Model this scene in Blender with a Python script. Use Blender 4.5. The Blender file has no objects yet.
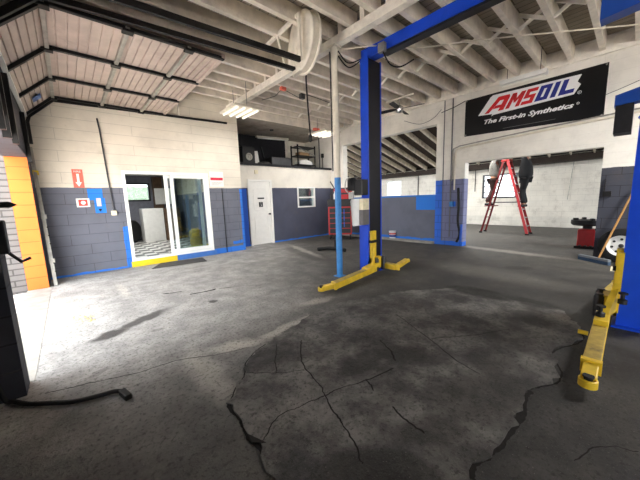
import bpy, bmesh, math, random
from mathutils import Vector, Matrix, Euler
random.seed(7)
C = bpy.context.scene.collection
SC = bpy.context.scene
PI = math.pi

# ------------------------------------------------------------------ camera (measured from the vanishing points)
FPX, HC = 280.5, 1.40
YAW, PIT, ROL = [math.radians(a) for a in (48.28, -8.10, -1.944)]
_f = Vector((math.cos(YAW)*math.cos(PIT), math.sin(YAW)*math.cos(PIT), math.sin(PIT)))
_r = Vector((math.sin(YAW), -math.cos(YAW), 0))
_u = _r.cross(_f)
_c, _s = math.cos(ROL), math.sin(ROL)
CR = _c*_r + _s*_u
CU = -_s*_r + _c*_u
def ray(px, py): return CR*((px-320)/FPX) - CU*((py-240)/FPX) + _f
def on(px, py, ax, v):
    d = ray(px, py); o = Vector((0, 0, HC)); t = (v-o[ax])/d[ax]
    return o + t*d
def flr(px, py, z=0.0): return on(px, py, 2, z)

cam_d = bpy.data.cameras.new('camera'); cam = bpy.data.objects.new('camera', cam_d); C.objects.link(cam)
cam.matrix_world = Matrix(((CR.x, CU.x, -_f.x, 0), (CR.y, CU.y, -_f.y, 0), (CR.z, CU.z, -_f.z, HC), (0, 0, 0, 1)))
cam_d.sensor_width = 36; cam_d.lens = FPX/640*36; cam_d.clip_start = 0.02; cam_d.clip_end = 300
SC.camera = cam

# ------------------------------------------------------------------ materials
def lin(c):
    return tuple(((x/255)/12.92 if x/255 <= .04045 else ((x/255+.055)/1.055)**2.4) for x in c) + (1,)
class NT:
    def __init__(s, m): s.t = m.node_tree; s.b = s.t.nodes['Principled BSDF']
    def n(s, typ, **kw):
        x = s.t.nodes.new(typ)
        for k, v in kw.items(): setattr(x, k, v)
        return x
    def L(s, a, b): s.t.links.new(a, b)
    def inp(s, sock, v):
        if hasattr(v, 'is_linked') or isinstance(v, bpy.types.NodeSocket): s.L(v, sock)
        else: sock.default_value = v
    def math(s, op, a, b=0.0, clamp=False):
        x = s.n('ShaderNodeMath', operation=op, use_clamp=clamp); s.inp(x.inputs[0], a); s.inp(x.inputs[1], b); return x.outputs[0]
    def mix(s, f, a, b):
        x = s.n('ShaderNodeMix', data_type='RGBA'); s.inp(x.inputs[0], f); s.inp(x.inputs[6], a); s.inp(x.inputs[7], b); return x.outputs[2]
    def noise(s, vec, scale, detail=4, rough=.55, dist=0):
        x = s.n('ShaderNodeTexNoise'); s.L(vec, x.inputs['Vector'])
        x.inputs['Scale'].default_value = scale; x.inputs['Detail'].default_value = detail; x.inputs['Roughness'].default_value = rough
        x.inputs['Distortion'].default_value = dist
        return x.outputs['Fac']
    def ramp(s, f, a, b, ta=0.0, tb=1.0):
        x = s.n('ShaderNodeMapRange', interpolation_type='SMOOTHSTEP'); s.inp(x.inputs[0], f)
        for i, v in zip((1, 2, 3, 4), (a, b, ta, tb)): x.inputs[i].default_value = v
        return x.outputs[0]
    def pos(s):
        return s.n('ShaderNodeNewGeometry').outputs['Position']
    def bump(s, h, strength=.3, dist=.01):
        x = s.n('ShaderNodeBump'); x.inputs['Strength'].default_value = strength; x.inputs['Distance'].default_value = dist
        s.L(h, x.inputs['Height']); s.L(x.outputs[0], s.b.inputs['Normal'])
def newmat(name, rough=.6, metal=0, spec=.5):
    m = bpy.data.materials.new(name); m.use_nodes = True
    b = m.node_tree.nodes['Principled BSDF']
    b.inputs['Roughness'].default_value = rough; b.inputs['Metallic'].default_value = metal
    b.inputs['Specular IOR Level'].default_value = spec
    return m
def M_(name, col, rough=.6, metal=0, var=.12, scale=9, bump=0.0, spec=.5, dirt=None, dirt_amt=.5):
    m = newmat(name, rough, metal, spec); k = NT(m)
    tc = k.n('ShaderNodeTexCoord').outputs['Object']
    c = lin(col); f = k.noise(tc, scale, 5, .6)
    lo = tuple(x*(1-var) for x in c[:3])+(1,); hi = tuple(min(1, x*(1+var)) for x in c[:3])+(1,)
    col_o = k.mix(k.ramp(f, .3, .7), lo, hi)
    if dirt:
        g = k.noise(tc, scale*.35, 8, .7)
        col_o = k.mix(k.ramp(g, .52, .75, 0, dirt_amt), col_o, lin(dirt))
    k.L(col_o, k.b.inputs['Base Color'])
    if bump:
        k.bump(k.noise(tc, scale*6, 4, .6), bump, .005)
    return m
def M_emit(name, col, strength):
    m = newmat(name); b = m.node_tree.nodes['Principled BSDF']
    b.inputs['Base Color'].default_value = lin(col); b.inputs['Emission Color'].default_value = lin(col); b.inputs['Emission Strength'].default_value = strength
    return m
def M_wall(name, axis, upper, lower, line=1.82, bw=.42, rh=.212, mortar=.007, joint=.45, rough=.75, patches=(), grime=.35, lower_joint=None, voff=0.0, ragged=.006, bw_up=None):
    """painted block wall: axis 0 = runs along x, 1 = along y.  patches: (u0,u1,v0,v1,colour,ragged)"""
    m = newmat(name, rough, 0, .3); k = NT(m); p = k.pos()
    sp = k.n('ShaderNodeSeparateXYZ'); k.L(p, sp.inputs[0])
    u = sp.outputs[axis]; v = sp.outputs[2]
    cb = k.n('ShaderNodeCombineXYZ'); k.L(u, cb.inputs[0]); k.L(k.math('ADD', v, voff), cb.inputs[1])
    br = k.n('ShaderNodeTexBrick'); k.L(cb.outputs[0], br.inputs['Vector'])
    br.inputs['Scale'].default_value = 1; br.inputs['Brick Width'].default_value = bw; br.inputs['Row Height'].default_value = rh
    br.inputs['Mortar Size'].default_value = mortar; br.inputs['Mortar Smooth'].default_value = .3; br.offset = .5
    mo = br.outputs['Fac']
    if bw_up:
        b2 = k.n('ShaderNodeTexBrick'); k.L(cb.outputs[0], b2.inputs['Vector']); b2.offset = .5
        for q, w_ in (('Scale', 1), ('Brick Width', bw_up), ('Row Height', rh), ('Mortar Size', mortar*.8), ('Mortar Smooth', .3)): b2.inputs[q].default_value = w_
        tp = k.math('GREATER_THAN', v, line); mo = k.math('ADD', k.math('MULTIPLY', mo, k.math('SUBTRACT', 1.0, tp)), k.math('MULTIPLY', b2.outputs['Fac'], tp))
    n1 = k.noise(p, 1.3, 6, .6); n2 = k.noise(p, 14, 5, .65); n3 = k.noise(p, 5, 3, .5)
    vv = k.math('ADD', v, k.math('MULTIPLY', k.math('SUBTRACT', n3, .5), ragged*4))
    uu = k.math('ADD', u, k.math('MULTIPLY', k.math('SUBTRACT', n3, .5), ragged*4))
    def shade(c, a): return tuple(x*a for x in lin(c)[:3])+(1,)
    up = k.mix(k.ramp(n1, .35, .7), lin(upper), shade(upper, .86))
    lo = k.mix(k.ramp(n1, .35, .7), lin(lower), shade(lower, .8))
    for (u0, u1, v0, v1, col, rg) in patches:
        dn = k.math('MULTIPLY', k.math('SUBTRACT', k.noise(p, 3.5, 4, .6), .5), rg)
        a = k.math('MULTIPLY', k.math('GREATER_THAN', k.math('ADD', u, dn), u0), k.math('LESS_THAN', k.math('ADD', u, dn), u1))
        b = k.math('MULTIPLY', k.math('GREATER_THAN', k.math('ADD', v, dn), v0), k.math('LESS_THAN', k.math('ADD', v, dn), v1))
        lo = k.mix(k.math('MULTIPLY', a, b), lo, lin(col))
    top = k.math('GREATER_THAN', vv, line)
    col = k.mix(top, lo, up)
    js = joint if lower_joint is None else None
    jf = k.math('MULTIPLY', mo, joint) if js is not None else k.math('MULTIPLY', mo, k.math('ADD', k.math('MULTIPLY', top, joint-lower_joint), lower_joint))
    dark = k.n('ShaderNodeMix', data_type='RGBA', blend_type='MULTIPLY'); dark.inputs[0].default_value = 1
    k.L(col, dark.inputs[6]); dark.inputs[7].default_value = (.12, .11, .10, 1)
    col = k.mix(jf, col, dark.outputs[2])
    g = k.ramp(k.noise(p, 2.2, 9, .72), .5, .78, 0, grime)
    g2 = k.ramp(n2, .62, .8, 0, grime)
    col = k.mix(k.math('MAXIMUM', g, g2), col, lin((118, 104, 84) if sum(upper) > 300 else (40, 38, 36)))
    k.L(col, k.b.inputs['Base Color'])
    h = k.math('ADD', k.math('MULTIPLY', mo, -1.0), k.math('MULTIPLY', n2, .25))
    k.bump(h, .5, .006)
    return m

WHITE = (238, 233, 222); GREY = (92, 95, 108); BLUE = (52, 120, 214)
m_left = M_wall('painted block left', 0, (230, 222, 206), (112, 115, 126), 1.82, .62, .212, .006, .30, lower_joint=.45, bw_up=2.6, patches=(
    (-9, 9, -1, .045, BLUE, .08), (.90, 1.02, -1, .95, BLUE, .06), (2.88, 3.9, -1, .15, BLUE, .03), (3.80, 3.9, -1, 1.80, BLUE, .06),
    (3.50, 3.78, .22, .31, BLUE, .10), (.37, .62, 1.56, 1.80, (44, 128, 226), .012), (.46, .65, 1.28, 1.60, (44, 128, 226), .012)), grime=.2)
m_office = M_wall('painted board office', 0, (240, 234, 222), (86, 89, 106), 1.86, 40, 40, .0, 0, patches=((-9, 9.5, -1, .05, BLUE, .10), (3.8, 4.28, -1, 1.82, (40, 84, 176), .05)), grime=.15)
m_ret = M_wall('painted block return', 1, (200, 190, 172), (116, 118, 128), 1.82, .42, .212, .006, .4)
m_right = M_wall('painted block right', 1, (240, 236, 226), (70, 72, 82), 1.84, .42, .212, .005, .10, lower_joint=.7, bw_up=1.2, patches=(
    (3.05, 3.66, -1, 1.9, (122, 126, 158), .02), (3.66, 3.90, -1, 1.9, (58, 112, 220), .03), (3.05, 3.9, -1, .12, (50, 110, 215), .10),
    (3.30, 3.45, 1.10, 1.24, (50, 110, 215), .03)), grime=.22)
m_half = M_wall('painted half wall', 1, (58, 128, 218), (112, 116, 130), 1.40, 40, 40, 0, 0, patches=((3.8, 4.52, 1.0, 1.5, (52, 128, 226), .02), (3.8, 7.6, -1, .14, (52, 124, 220), .12)), grime=.12)
m_farwall = M_wall('whitewashed block far', 1, (232, 228, 218), (222, 219, 210), .4, .42, .212, .006, .22, grime=.5)
m_front = M_wall('dark block front', 1, (74, 74, 80), (58, 60, 70), 1.8, .42, .212, .008, .6, grime=.4)
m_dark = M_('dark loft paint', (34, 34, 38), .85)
m_white = M_('white painted timber', (240, 234, 222), .7, var=.1, scale=6, bump=.25, dirt=(150, 132, 108), dirt_amt=.45)
m_rafter = M_('old white painted joist', (236, 228, 214), .75, var=.10, scale=5, bump=.3, dirt=(140, 124, 104), dirt_amt=.5)
m_deckm = None
def deck_mat():
    m = newmat('weathered roof boards', .85, 0, .2); k = NT(m); p = k.pos()
    sp = k.n('ShaderNodeSeparateXYZ'); k.L(p, sp.inputs[0])
    cb = k.n('ShaderNodeCombineXYZ'); k.L(sp.outputs[1], cb.inputs[0]); k.L(sp.outputs[0], cb.inputs[1])
    br = k.n('ShaderNodeTexBrick'); k.L(cb.outputs[0], br.inputs['Vector'])
    for a, v in (('Scale', 1), ('Brick Width', 3.0), ('Row Height', .15), ('Mortar Size', .006)): br.inputs[a].default_value = v
    br.inputs['Color1'].default_value = lin((168, 160, 146)); br.inputs['Color2'].default_value = lin((150, 141, 126)); br.inputs['Mortar'].default_value = lin((84, 74, 62))
    col = k.mix(k.ramp(k.noise(p, 2.0, 8, .7), .45, .8, 0, .6), br.outputs['Color'], lin((104, 92, 76)))
    k.L(col, k.b.inputs['Base Color']); k.bump(br.outputs['Fac'], .4, -.006); return m
m_deckm = deck_mat()
m_ribs = M_('pressed steel door skin', (196, 180, 170), .5, .2, .10, 3, dirt=(120, 96, 84), dirt_amt=.5)
m_blackmetal = M_('black steel', (26, 25, 25), .5, .4, .2)
m_galv = M_('galvanised steel', (168, 166, 158), .45, .6, .15, dirt=(120, 110, 96))
m_liftblue = M_('lift blue enamel', (22, 74, 206), .38, 0, .08, 4)
m_liftblue2 = M_('lift mid blue enamel', (30, 74, 160), .4, 0, .08, 4)
m_inner = M_('shade-dark channel', (18, 18, 28), .5, .2, .2)  # near-black colour stands for the shade inside the lift columns
m_yellow = M_('lift yellow enamel', (226, 190, 48), .45, 0, .12, 8, dirt=(110, 88, 30), dirt_amt=.6)
m_yellowtop = M_('worn yellow arm top', (176, 150, 62), .55, 0, .2, 12, dirt=(84, 72, 40), dirt_amt=.8)
m_rubber = M_('black rubber', (18, 18, 18), .75, 0, .2)
m_red = M_('red enamel', (178, 30, 34), .4, 0, .1)
m_black = M_('black plastic', (20, 20, 22), .5)
m_whiteplastic = M_('white plastic', (235, 235, 230), .4, 0, .04)
m_vinyl = M_('white vinyl frame', (244, 244, 240), .35, 0, .03)
m_doorwhite = M_('white door paint', (240, 238, 232), .45, 0, .03)
m_bluepole = M_('blue pole paint', (58, 132, 200), .5, 0, .12, 10, dirt=(90, 100, 120), dirt_amt=.5)
m_polewhite = M_('white pole paint', (222, 214, 198), .55, 0, .08, 10)
m_chrome = M_('chrome', (190, 190, 190), .2, 1)
m_paper = M_('white paper', (240, 238, 232), .7, 0, .02)
m_signred = M_('sign red', (214, 70, 58), .5, 0, .03)
m_signpale = M_('faded sign red', (226, 112, 92), .55, 0, .05)
m_orange = M_wall('orange painted block', 0, (212, 110, 46), (212, 110, 46), .0, 4, .212, .008, .35, grime=.05)
m_outblock = M_wall('rough grey block outside', 0, (104, 101, 99), (104, 101, 99), 0, .40, .10, .012, .6, grime=.3)
m_cream = M_('cream board', (232, 222, 190), .6)
m_wood = M_('wooden handle', (190, 140, 78), .5, 0, .2, 12)
m_brownpanel = M_('brown wood panelling', (96, 74, 56), .6, 0, .3, 6)
m_brushblue = M_('blue brush bristles', (62, 84, 110), .9, 0, .3, 60)
m_jean = M_('grey cotton cloth', (122, 120, 114), .9, 0, .2, 20)
m_brownpant = M_('dark brown trousers cloth', (66, 44, 40), .9, 0, .2, 20)
m_blackcloth = M_('black cloth', (20, 21, 24), .9, 0, .2, 20)
m_skin = M_('skin', (176, 124, 96), .55, 0, .05)
m_hair = M_('dark hair', (30, 24, 20), .8)
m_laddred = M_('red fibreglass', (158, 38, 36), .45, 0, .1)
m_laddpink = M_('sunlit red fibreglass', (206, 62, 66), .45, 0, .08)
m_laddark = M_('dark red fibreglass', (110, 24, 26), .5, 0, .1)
m_alu = M_('aluminium', (170, 170, 168), .35, .8)
m_pinkwall = M_('office grey paint', (120, 122, 132), .7)
m_banner = M_('black vinyl banner', (12, 12, 13), .32, 0, .1, 2)
m_bwhite = M_('banner white print', (240, 240, 240), .4, 0, .01)
m_bred = M_('banner red print', (216, 34, 40), .4, 0, .02)
m_bblue = M_('banner blue print', (36, 44, 134), .4, 0, .02)
m_greyline = M_('banner grey print', (120, 120, 122), .5)
m_tyre = M_('tyre rubber', (20, 20, 21), .8, 0, .2)
m_pail = M_('pail white', (232, 232, 232), .4, 0, .03)
m_lblue = M_('pail label blue', (46, 70, 150), .5)
m_tube = M_emit('fluorescent tube', (255, 250, 238), .22)
m_tubeoff = M_('unlit white tube', (240, 238, 230), .4, 0, .02)
m_box = M_('brown cardboard', (150, 120, 86), .8, 0, .1)
m_crackm = M_('crack dirt', (26, 22, 19), .95, 0, .3, 30)
m_bluetool = M_('blue tool handle', (40, 90, 190), .5)
m_steel = M_('dark steel', (70, 70, 72), .4, .7)
m_stickblue = M_('blue sticker', (70, 110, 170), .5)
m_sill_y = M_('yellow kerb paint', (240, 206, 36), .6, 0, .05, 8)
m_sill_b = M_('blue kerb paint', (66, 116, 190), .6, 0, .1, 8)
m_mat = M_('dark rubber mat', (66, 64, 62), .9, 0, .2, 12)
m_concrete_step = M_('pale concrete', (150, 146, 138), .85, 0, .15, 7, bump=.3)
m_green = M_('window hedge', (104, 112, 94), .9, 0, .3, 8)
m_yhose = M_('yellow hose', (214, 196, 60), .5)

def glass_mat(name, tint, alpha_mix):
    m = newmat(name, .05); k = NT(m); t = k.t
    tr = k.n('ShaderNodeBsdfTransparent'); tr.inputs[0].default_value = tint
    gl = k.n('ShaderNodeBsdfGlossy'); gl.inputs['Roughness'].default_value = .03; gl.inputs[0].default_value = (.9, .95, .95, 1)
    fr = k.n('ShaderNodeFresnel'); fr.inputs[0].default_value = 1.45
    mx = k.n('ShaderNodeMixShader'); k.L(k.math('ADD', fr.outputs[0], alpha_mix), mx.inputs[0]); k.L(tr.outputs[0], mx.inputs[1]); k.L(gl.outputs[0], mx.inputs[2])
    out = [n for n in t.nodes if n.type == 'OUTPUT_MATERIAL'][0]; k.L(mx.outputs[0], out.inputs[0]); return m
m_glass = glass_mat('clear glass', (.86, .93, .93, 1), .03)
def frosted():
    m = newmat('frosted daylight glass', .5); k = NT(m)
    b = k.b; b.inputs['Base Color'].default_value = (.42, .45, .45, 1); b.inputs['Transmission Weight'].default_value = .85; b.inputs['Roughness'].default_value = .5; b.inputs['IOR'].default_value = 1.05
    return m
m_frost = frosted()

# floor material --------------------------------------------------------------
def floor_mat(name, slab):
    m = newmat(name, .8, 0, .35); k = NT(m); p = k.pos()
    n1 = k.noise(p, .55, 7, .62); n2 = k.noise(p, 3.2, 8, .68); n3 = k.noise(p, 34, 6, .75); n4 = k.noise(p, 90, 3, .6)
    if slab:
        base = k.mix(k.ramp(n2, .32, .7), lin((66, 65, 64)), lin((136, 133, 129)))
        base = k.mix(k.ramp(k.noise(p, 1.1, 6, .6), .46, .62, 0, .75), base, lin((38, 36, 35)))
    else:
        sp = k.n('ShaderNodeSeparateXYZ'); k.L(p, sp.inputs[0])
        # dusty worn strip by the office, oily further in
        d = k.math('ADD', k.math('MULTIPLY', sp.outputs[0], .62), k.math('MULTIPLY', sp.outputs[1], -.42))
        d = k.math('ADD', d, k.math('MULTIPLY', k.math('SUBTRACT', n1, .5), 1.6))
        w = k.ramp(d, -.9, .9)
        light = k.mix(k.ramp(n2, .3, .72), lin((140, 138, 134)), lin((188, 185, 180)))
        dark = k.mix(k.ramp(n2, .3, .72), lin((62, 60, 57)), lin((104, 101, 96)))
        base = k.mix(w, light, dark)
        # foreground and right-hand darkening: mostly shade put into the colour, some oil film
        f = k.ramp(k.math('ADD', sp.outputs[1], k.math('MULTIPLY', k.math('SUBTRACT', n1, .5), 1.5)), 3.3, 1.5)
        f = k.math('MULTIPLY', f, k.ramp(sp.outputs[0], 7.4, 5.5))
        base = k.mix(k.math('MULTIPLY', f, .75), base, k.mix(k.ramp(n2, .35, .7), lin((40, 39, 39)), lin((74, 73, 71))))
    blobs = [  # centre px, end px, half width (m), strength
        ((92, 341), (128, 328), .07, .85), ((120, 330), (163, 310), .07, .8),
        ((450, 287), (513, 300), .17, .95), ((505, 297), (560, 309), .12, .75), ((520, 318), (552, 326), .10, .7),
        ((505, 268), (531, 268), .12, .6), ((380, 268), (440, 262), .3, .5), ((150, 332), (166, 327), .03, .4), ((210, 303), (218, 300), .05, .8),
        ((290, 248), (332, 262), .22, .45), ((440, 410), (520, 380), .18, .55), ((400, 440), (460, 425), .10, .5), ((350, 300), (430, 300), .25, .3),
        ((320, 470), (440, 475), .10, .7), ((470, 350), (520, 375), .15, .45), ((400, 470), (540, 440), .05, .3), ((590, 352), (650, 372), .28, .9), ((640, 300), (560, 296), .22, .6),  # the blob below the right lift column is its shadow, painted dark
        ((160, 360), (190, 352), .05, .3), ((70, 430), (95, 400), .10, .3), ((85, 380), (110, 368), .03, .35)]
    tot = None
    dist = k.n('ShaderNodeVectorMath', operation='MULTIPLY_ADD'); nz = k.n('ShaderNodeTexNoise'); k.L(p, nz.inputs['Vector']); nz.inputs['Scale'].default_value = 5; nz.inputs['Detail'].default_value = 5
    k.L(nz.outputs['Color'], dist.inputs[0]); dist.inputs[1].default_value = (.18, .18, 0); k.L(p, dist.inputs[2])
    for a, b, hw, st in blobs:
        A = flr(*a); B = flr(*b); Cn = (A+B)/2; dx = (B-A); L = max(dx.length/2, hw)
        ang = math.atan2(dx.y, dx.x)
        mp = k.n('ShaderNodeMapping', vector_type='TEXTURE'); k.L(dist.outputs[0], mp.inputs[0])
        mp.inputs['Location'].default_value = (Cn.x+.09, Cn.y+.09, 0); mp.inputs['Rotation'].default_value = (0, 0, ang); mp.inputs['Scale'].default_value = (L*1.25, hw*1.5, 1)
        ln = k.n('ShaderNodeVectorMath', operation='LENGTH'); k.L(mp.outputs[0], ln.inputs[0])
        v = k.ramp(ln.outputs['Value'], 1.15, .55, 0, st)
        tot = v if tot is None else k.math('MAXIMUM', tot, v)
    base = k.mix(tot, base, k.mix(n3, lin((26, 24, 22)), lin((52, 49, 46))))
    lt = None
    for a, b, hw, st in (((205, 352), (262, 340), .07, .7), ((255, 342), (310, 316), .05, .6), ((60, 330), (52, 300), .25, .5), ((78, 297), (110, 296), .06, .5), ((120, 285), (128, 297), .05, .6), ((190, 350), (228, 398), .09, .5), ((463, 246), (560, 258), .14, .4), ((430, 262), (560, 286), .3, .14), ((300, 305), (330, 298), .07, .4), ((420, 300), (470, 330), .16, .3), ((290, 245), (318, 256), .08, .5)):
        A = flr(*a); B = flr(*b); Cn = (A+B)/2; dx = (B-A); L = max(dx.length/2, hw)
        mp = k.n('ShaderNodeMapping', vector_type='TEXTURE'); k.L(dist.outputs[0], mp.inputs[0])
        mp.inputs['Location'].default_value = (Cn.x+.09, Cn.y+.09, 0); mp.inputs['Rotation'].default_value = (0, 0, math.atan2(dx.y, dx.x)); mp.inputs['Scale'].default_value = (L*1.25, hw*1.5, 1)
        ln = k.n('ShaderNodeVectorMath', operation='LENGTH'); k.L(mp.outputs[0], ln.inputs[0])
        v = k.ramp(ln.outputs['Value'], 1.3, .3, 0, st); lt = v if lt is None else k.math('MAXIMUM', lt, v)
    if not slab: base = k.mix(lt, base, k.mix(n2, lin((178, 173, 164)), lin((222, 216, 204))))
    # speckle
    base = k.mix(k.ramp(n3, .50, .64, 0, .62), base, lin((34, 32, 30)))
    base = k.mix(k.ramp(n4, .62, .76, 0, .32), base, lin((180, 175, 166)))
    k.L(base, k.b.inputs['Base Color'])
    k.L(k.ramp(n2, .3, .7, .62, .9), k.b.inputs['Roughness'])
    k.bump(k.math('ADD', n3, k.math('MULTIPLY', n4, .5)), .8 if slab else .55, .016)
    return m
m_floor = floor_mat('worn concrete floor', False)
m_slab = floor_mat('oily patched slab', True)
def checker():
    m = newmat('black and white floor tiles', .35); k = NT(m); c = k.n('ShaderNodeTexChecker'); k.L(k.pos(), c.inputs[0]); c.inputs['Scale'].default_value = 3.3
    c.inputs[1].default_value = lin((225, 224, 220)); c.inputs[2].default_value = lin((28, 28, 30)); k.L(c.outputs[0], k.b.inputs['Base Color']); return m
m_check = checker()

# ------------------------------------------------------------------ geometry helpers
class MB:
    def __init__(s): s.bm = bmesh.new()
    def box(s, x0, x1, y0, y1, z0, z1, bev=0):
        return s.obox(((x0+x1)/2, (y0+y1)/2, (z0+z1)/2), (abs(x1-x0), abs(y1-y0), abs(z1-z0)), None, bev)
    def obox(s, c, size, rot=None, bev=0):
        mt = Matrix.Translation(Vector(c)) @ (rot.to_4x4() if rot is not None else Matrix()) @ Matrix.Diagonal((size[0], size[1], size[2], 1))
        r = bmesh.ops.create_cube(s.bm, size=1, matrix=mt)
        if bev:
            ed = list({e for v in r['verts'] for e in v.link_edges})
            bmesh.ops.bevel(s.bm, geom=ed, offset=bev, segments=2, affect='EDGES', profile=.6)
        return s
    def beam(s, a, b, w, h, up=(0, 0, 1), bev=0):
        a, b = Vector(a), Vector(b); d = (b-a); L = d.length; d.normalize(); upv = Vector(up)
        sd = d.cross(upv)
        if sd.length < 1e-4: sd = d.cross(Vector((1, 0, 0)))
        sd.normalize(); u2 = sd.cross(d)
        R = Matrix((d, sd, u2)).transposed()
        return s.obox((a+b)/2, (L, w, h), R, bev)
    def tube(s, pts, r, n=8, cap=True):
        pts = [Vector(p) for p in pts]; rs = r if isinstance(r, (list, tuple)) else [r]*len(pts)
        rings = []; ref = None
        for i, p in enumerate(pts):
            t = (pts[min(i+1, len(pts)-1)]-pts[max(i-1, 0)]).normalized()
            if ref is None: ref = Vector((0, 0, 1)) if abs(t.z) < .9 else Vector((1, 0, 0))
            a = (ref - t*ref.dot(t)).normalized(); b = t.cross(a); ref = a
            rings.append([s.bm.verts.new(p + rs[i]*(math.cos(2*PI*j/n)*a + math.sin(2*PI*j/n)*b)) for j in range(n)])
        for A, B in zip(rings, rings[1:]):
            for j in range(n): s.bm.faces.new((A[j], A[(j+1) % n], B[(j+1) % n], B[j]))
        if cap: s.bm.faces.new(rings[0][::-1]); s.bm.faces.new(rings[-1])
        return s
    def lathe(s, prof, axis_o, axis_d, n=24):
        """prof: (radius, offset along axis)"""
        o = Vector(axis_o); d = Vector(axis_d).normalized(); ref = Vector((0, 0, 1)) if abs(d.z) < .9 else Vector((1, 0, 0))
        a = (ref-d*ref.dot(d)).normalized(); b = d.cross(a); rings = []
        for r, h in prof:
            rings.append([s.bm.verts.new(o+d*h+max(r, 1e-4)*(math.cos(2*PI*j/n)*a+math.sin(2*PI*j/n)*b)) for j in range(n)])
        for A, B in zip(rings, rings[1:]):
            for j in range(n): s.bm.faces.new((A[j], A[(j+1) % n], B[(j+1) % n], B[j]))
        s.bm.faces.new(rings[0][::-1]); s.bm.faces.new(rings[-1]); return s
    def prism(s, poly, vec):
        vec = Vector(vec); vs = [s.bm.verts.new(Vector(p)) for p in poly]; f = s.bm.faces.new(vs)
        r = bmesh.ops.extrude_face_region(s.bm, geom=[f])
        bmesh.ops.translate(s.bm, verts=[v for v in r['geom'] if isinstance(v, bmesh.types.BMVert)], vec=vec); return s
    def sphere(s, c, r, sc=(1, 1, 1), n=14):
        bmesh.ops.create_uvsphere(s.bm, u_segments=n, v_segments=max(6, n//2), radius=r, matrix=Matrix.Translation(Vector(c)) @ Matrix.Diagonal((*sc, 1))); return s
    def build(s, name, mat, parent=None, origin=None, smooth=False, label=None):
        bmesh.ops.recalc_face_normals(s.bm, faces=s.bm.faces)
        o = Vector(origin) if origin is not None else Vector((0, 0, 0))
        base = o
        if parent is not None:
            q = parent; base = Vector((0, 0, 0))
            while q is not None: base = base + q.location; q = q.parent
            base = base + o
        if base.length: bmesh.ops.translate(s.bm, verts=s.bm.verts, vec=-base)
        me = bpy.data.meshes.new(name); s.bm.to_mesh(me); s.bm.free()
        for mm in (mat if isinstance(mat, (list, tuple)) else [mat]): me.materials.append(mm)
        ob = bpy.data.objects.new(name, me); C.objects.link(ob); ob.location = o
        if smooth:
            for p in me.polygons: p.use_smooth = True
            try: me.set_sharp_from_angle(angle=math.radians(40))
            except Exception: pass
        if parent is not None: ob.parent = parent
        if label: ob['label'] = label
        return ob
def thing(name, label, cat, loc, group=None):
    o = bpy.data.objects.new(name, None); C.objects.link(o); o.location = loc; o.empty_display_size = .1
    return tag(o, label, cat, group)
def tag(o, label, cat, group=None, kind=None):
    o['label'] = label; o['category'] = cat
    if group: o['group'] = group
    if kind: o['kind'] = kind
    return o
def struct(o):
    o['kind'] = 'structure'; return o
def arc(c, r, a0, a1, n, ax0, ax1):
    c = Vector(c); ax0 = Vector(ax0); ax1 = Vector(ax1)
    return [c + r*(math.cos(a0+(a1-a0)*i/n)*ax0 + math.sin(a0+(a1-a0)*i/n)*ax1) for i in range(n+1)]
def smooth_path(pts, k=5):
    pts = [Vector(p) for p in pts]; out = []
    for i in range(len(pts)-1):
        p0 = pts[max(i-1, 0)]; p1 = pts[i]; p2 = pts[i+1]; p3 = pts[min(i+2, len(pts)-1)]
        for j in range(k):
            t = j/k
            out.append(.5*((2*p1)+(p2-p0)*t+(2*p0-5*p1+4*p2-p3)*t*t+(3*p1-p0-3*p2+p3)*t**3))
    out.append(pts[-1]); return out
def copy_tree(o, loc):
    c = o.copy(); C.objects.link(c); c.location = loc
    for ch in o.children:
        d = ch.copy(); C.objects.link(d); d.parent = c
        for g in ch.children:
            e = g.copy(); C.objects.link(e); e.parent = d
    return c

# ================================================================== THE SETTING
YL, XB, XF = 7.70, 8.00, 14.5
DECK = 4.30; RB = 4.03
b = MB().box(-.66, XF+.2, -9.2, 14, -.2, 0)
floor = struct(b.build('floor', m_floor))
# raised patched slab with broken outline
def jag(pts, amp, step):
    out = []
    for i in range(len(pts)):
        a, c = Vector(pts[i]), Vector(pts[(i+1) % len(pts)]); n = max(1, int((c-a).length/step))
        nr = Vector((-(c-a).y, (c-a).x, 0)).normalized()
        for j in range(n):
            q = a.lerp(c, j/n); q = q + nr*random.uniform(-amp, amp)*(0 if j == 0 else 1); out.append(Vector((q.x, q.y, 0)))
    return out
slab_px = [(262, 448), (247, 433), (238, 416), (226, 404), (236, 388), (246, 372), (249, 358), (268, 343), (288, 330), (312, 314), (340, 303), (400, 292), (455, 288), (508, 299), (560, 310),
           (577, 325), (583, 340), (572, 345), (552, 352), (560, 378), (545, 385), (531, 389), (523, 411), (508, 432), (500, 445), (472, 464)]
pts = [flr(*p) for p in slab_px]; near = [Vector((1.18, .38, 0)), Vector((.75, .62, 0)), Vector((.60, 1.0, 0))]
poly = jag(pts+near, .028, .05)
b = MB(); b.prism([Vector((p.x, p.y, -.01)) for p in poly], (0, 0, .020)); slab = b.build('slab_patch', m_slab, floor)
def ribbon(pts, w, z):
    """irregular crack: a narrow strip of dirt lying in the surface"""
    bm = MB(); P = smooth_path([flr(*p) for p in pts], 9); rows = []
    off = 0; wr = 1
    for i, p in enumerate(P):
        t = (P[min(i+1, len(P)-1)]-P[max(i-1, 0)]); t.normalize(); nr = Vector((-t.y, t.x, 0)); off = off*.8+random.uniform(-.006, .006); wr = wr*.75+.25*random.uniform(.2, 1.5)
        ww = w*wr*(0.35 if i in (0, len(P)-1) else 1)
        rows.append((bm.bm.verts.new((p+nr*(off+ww/2)).to_tuple()[:2]+(z,)), bm.bm.verts.new((p+nr*(off-ww/2)).to_tuple()[:2]+(z,))))
    for a, c in zip(rows, rows[1:]): bm.bm.faces.new((a[0], a[1], c[1], c[0]))
    return bm
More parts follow.
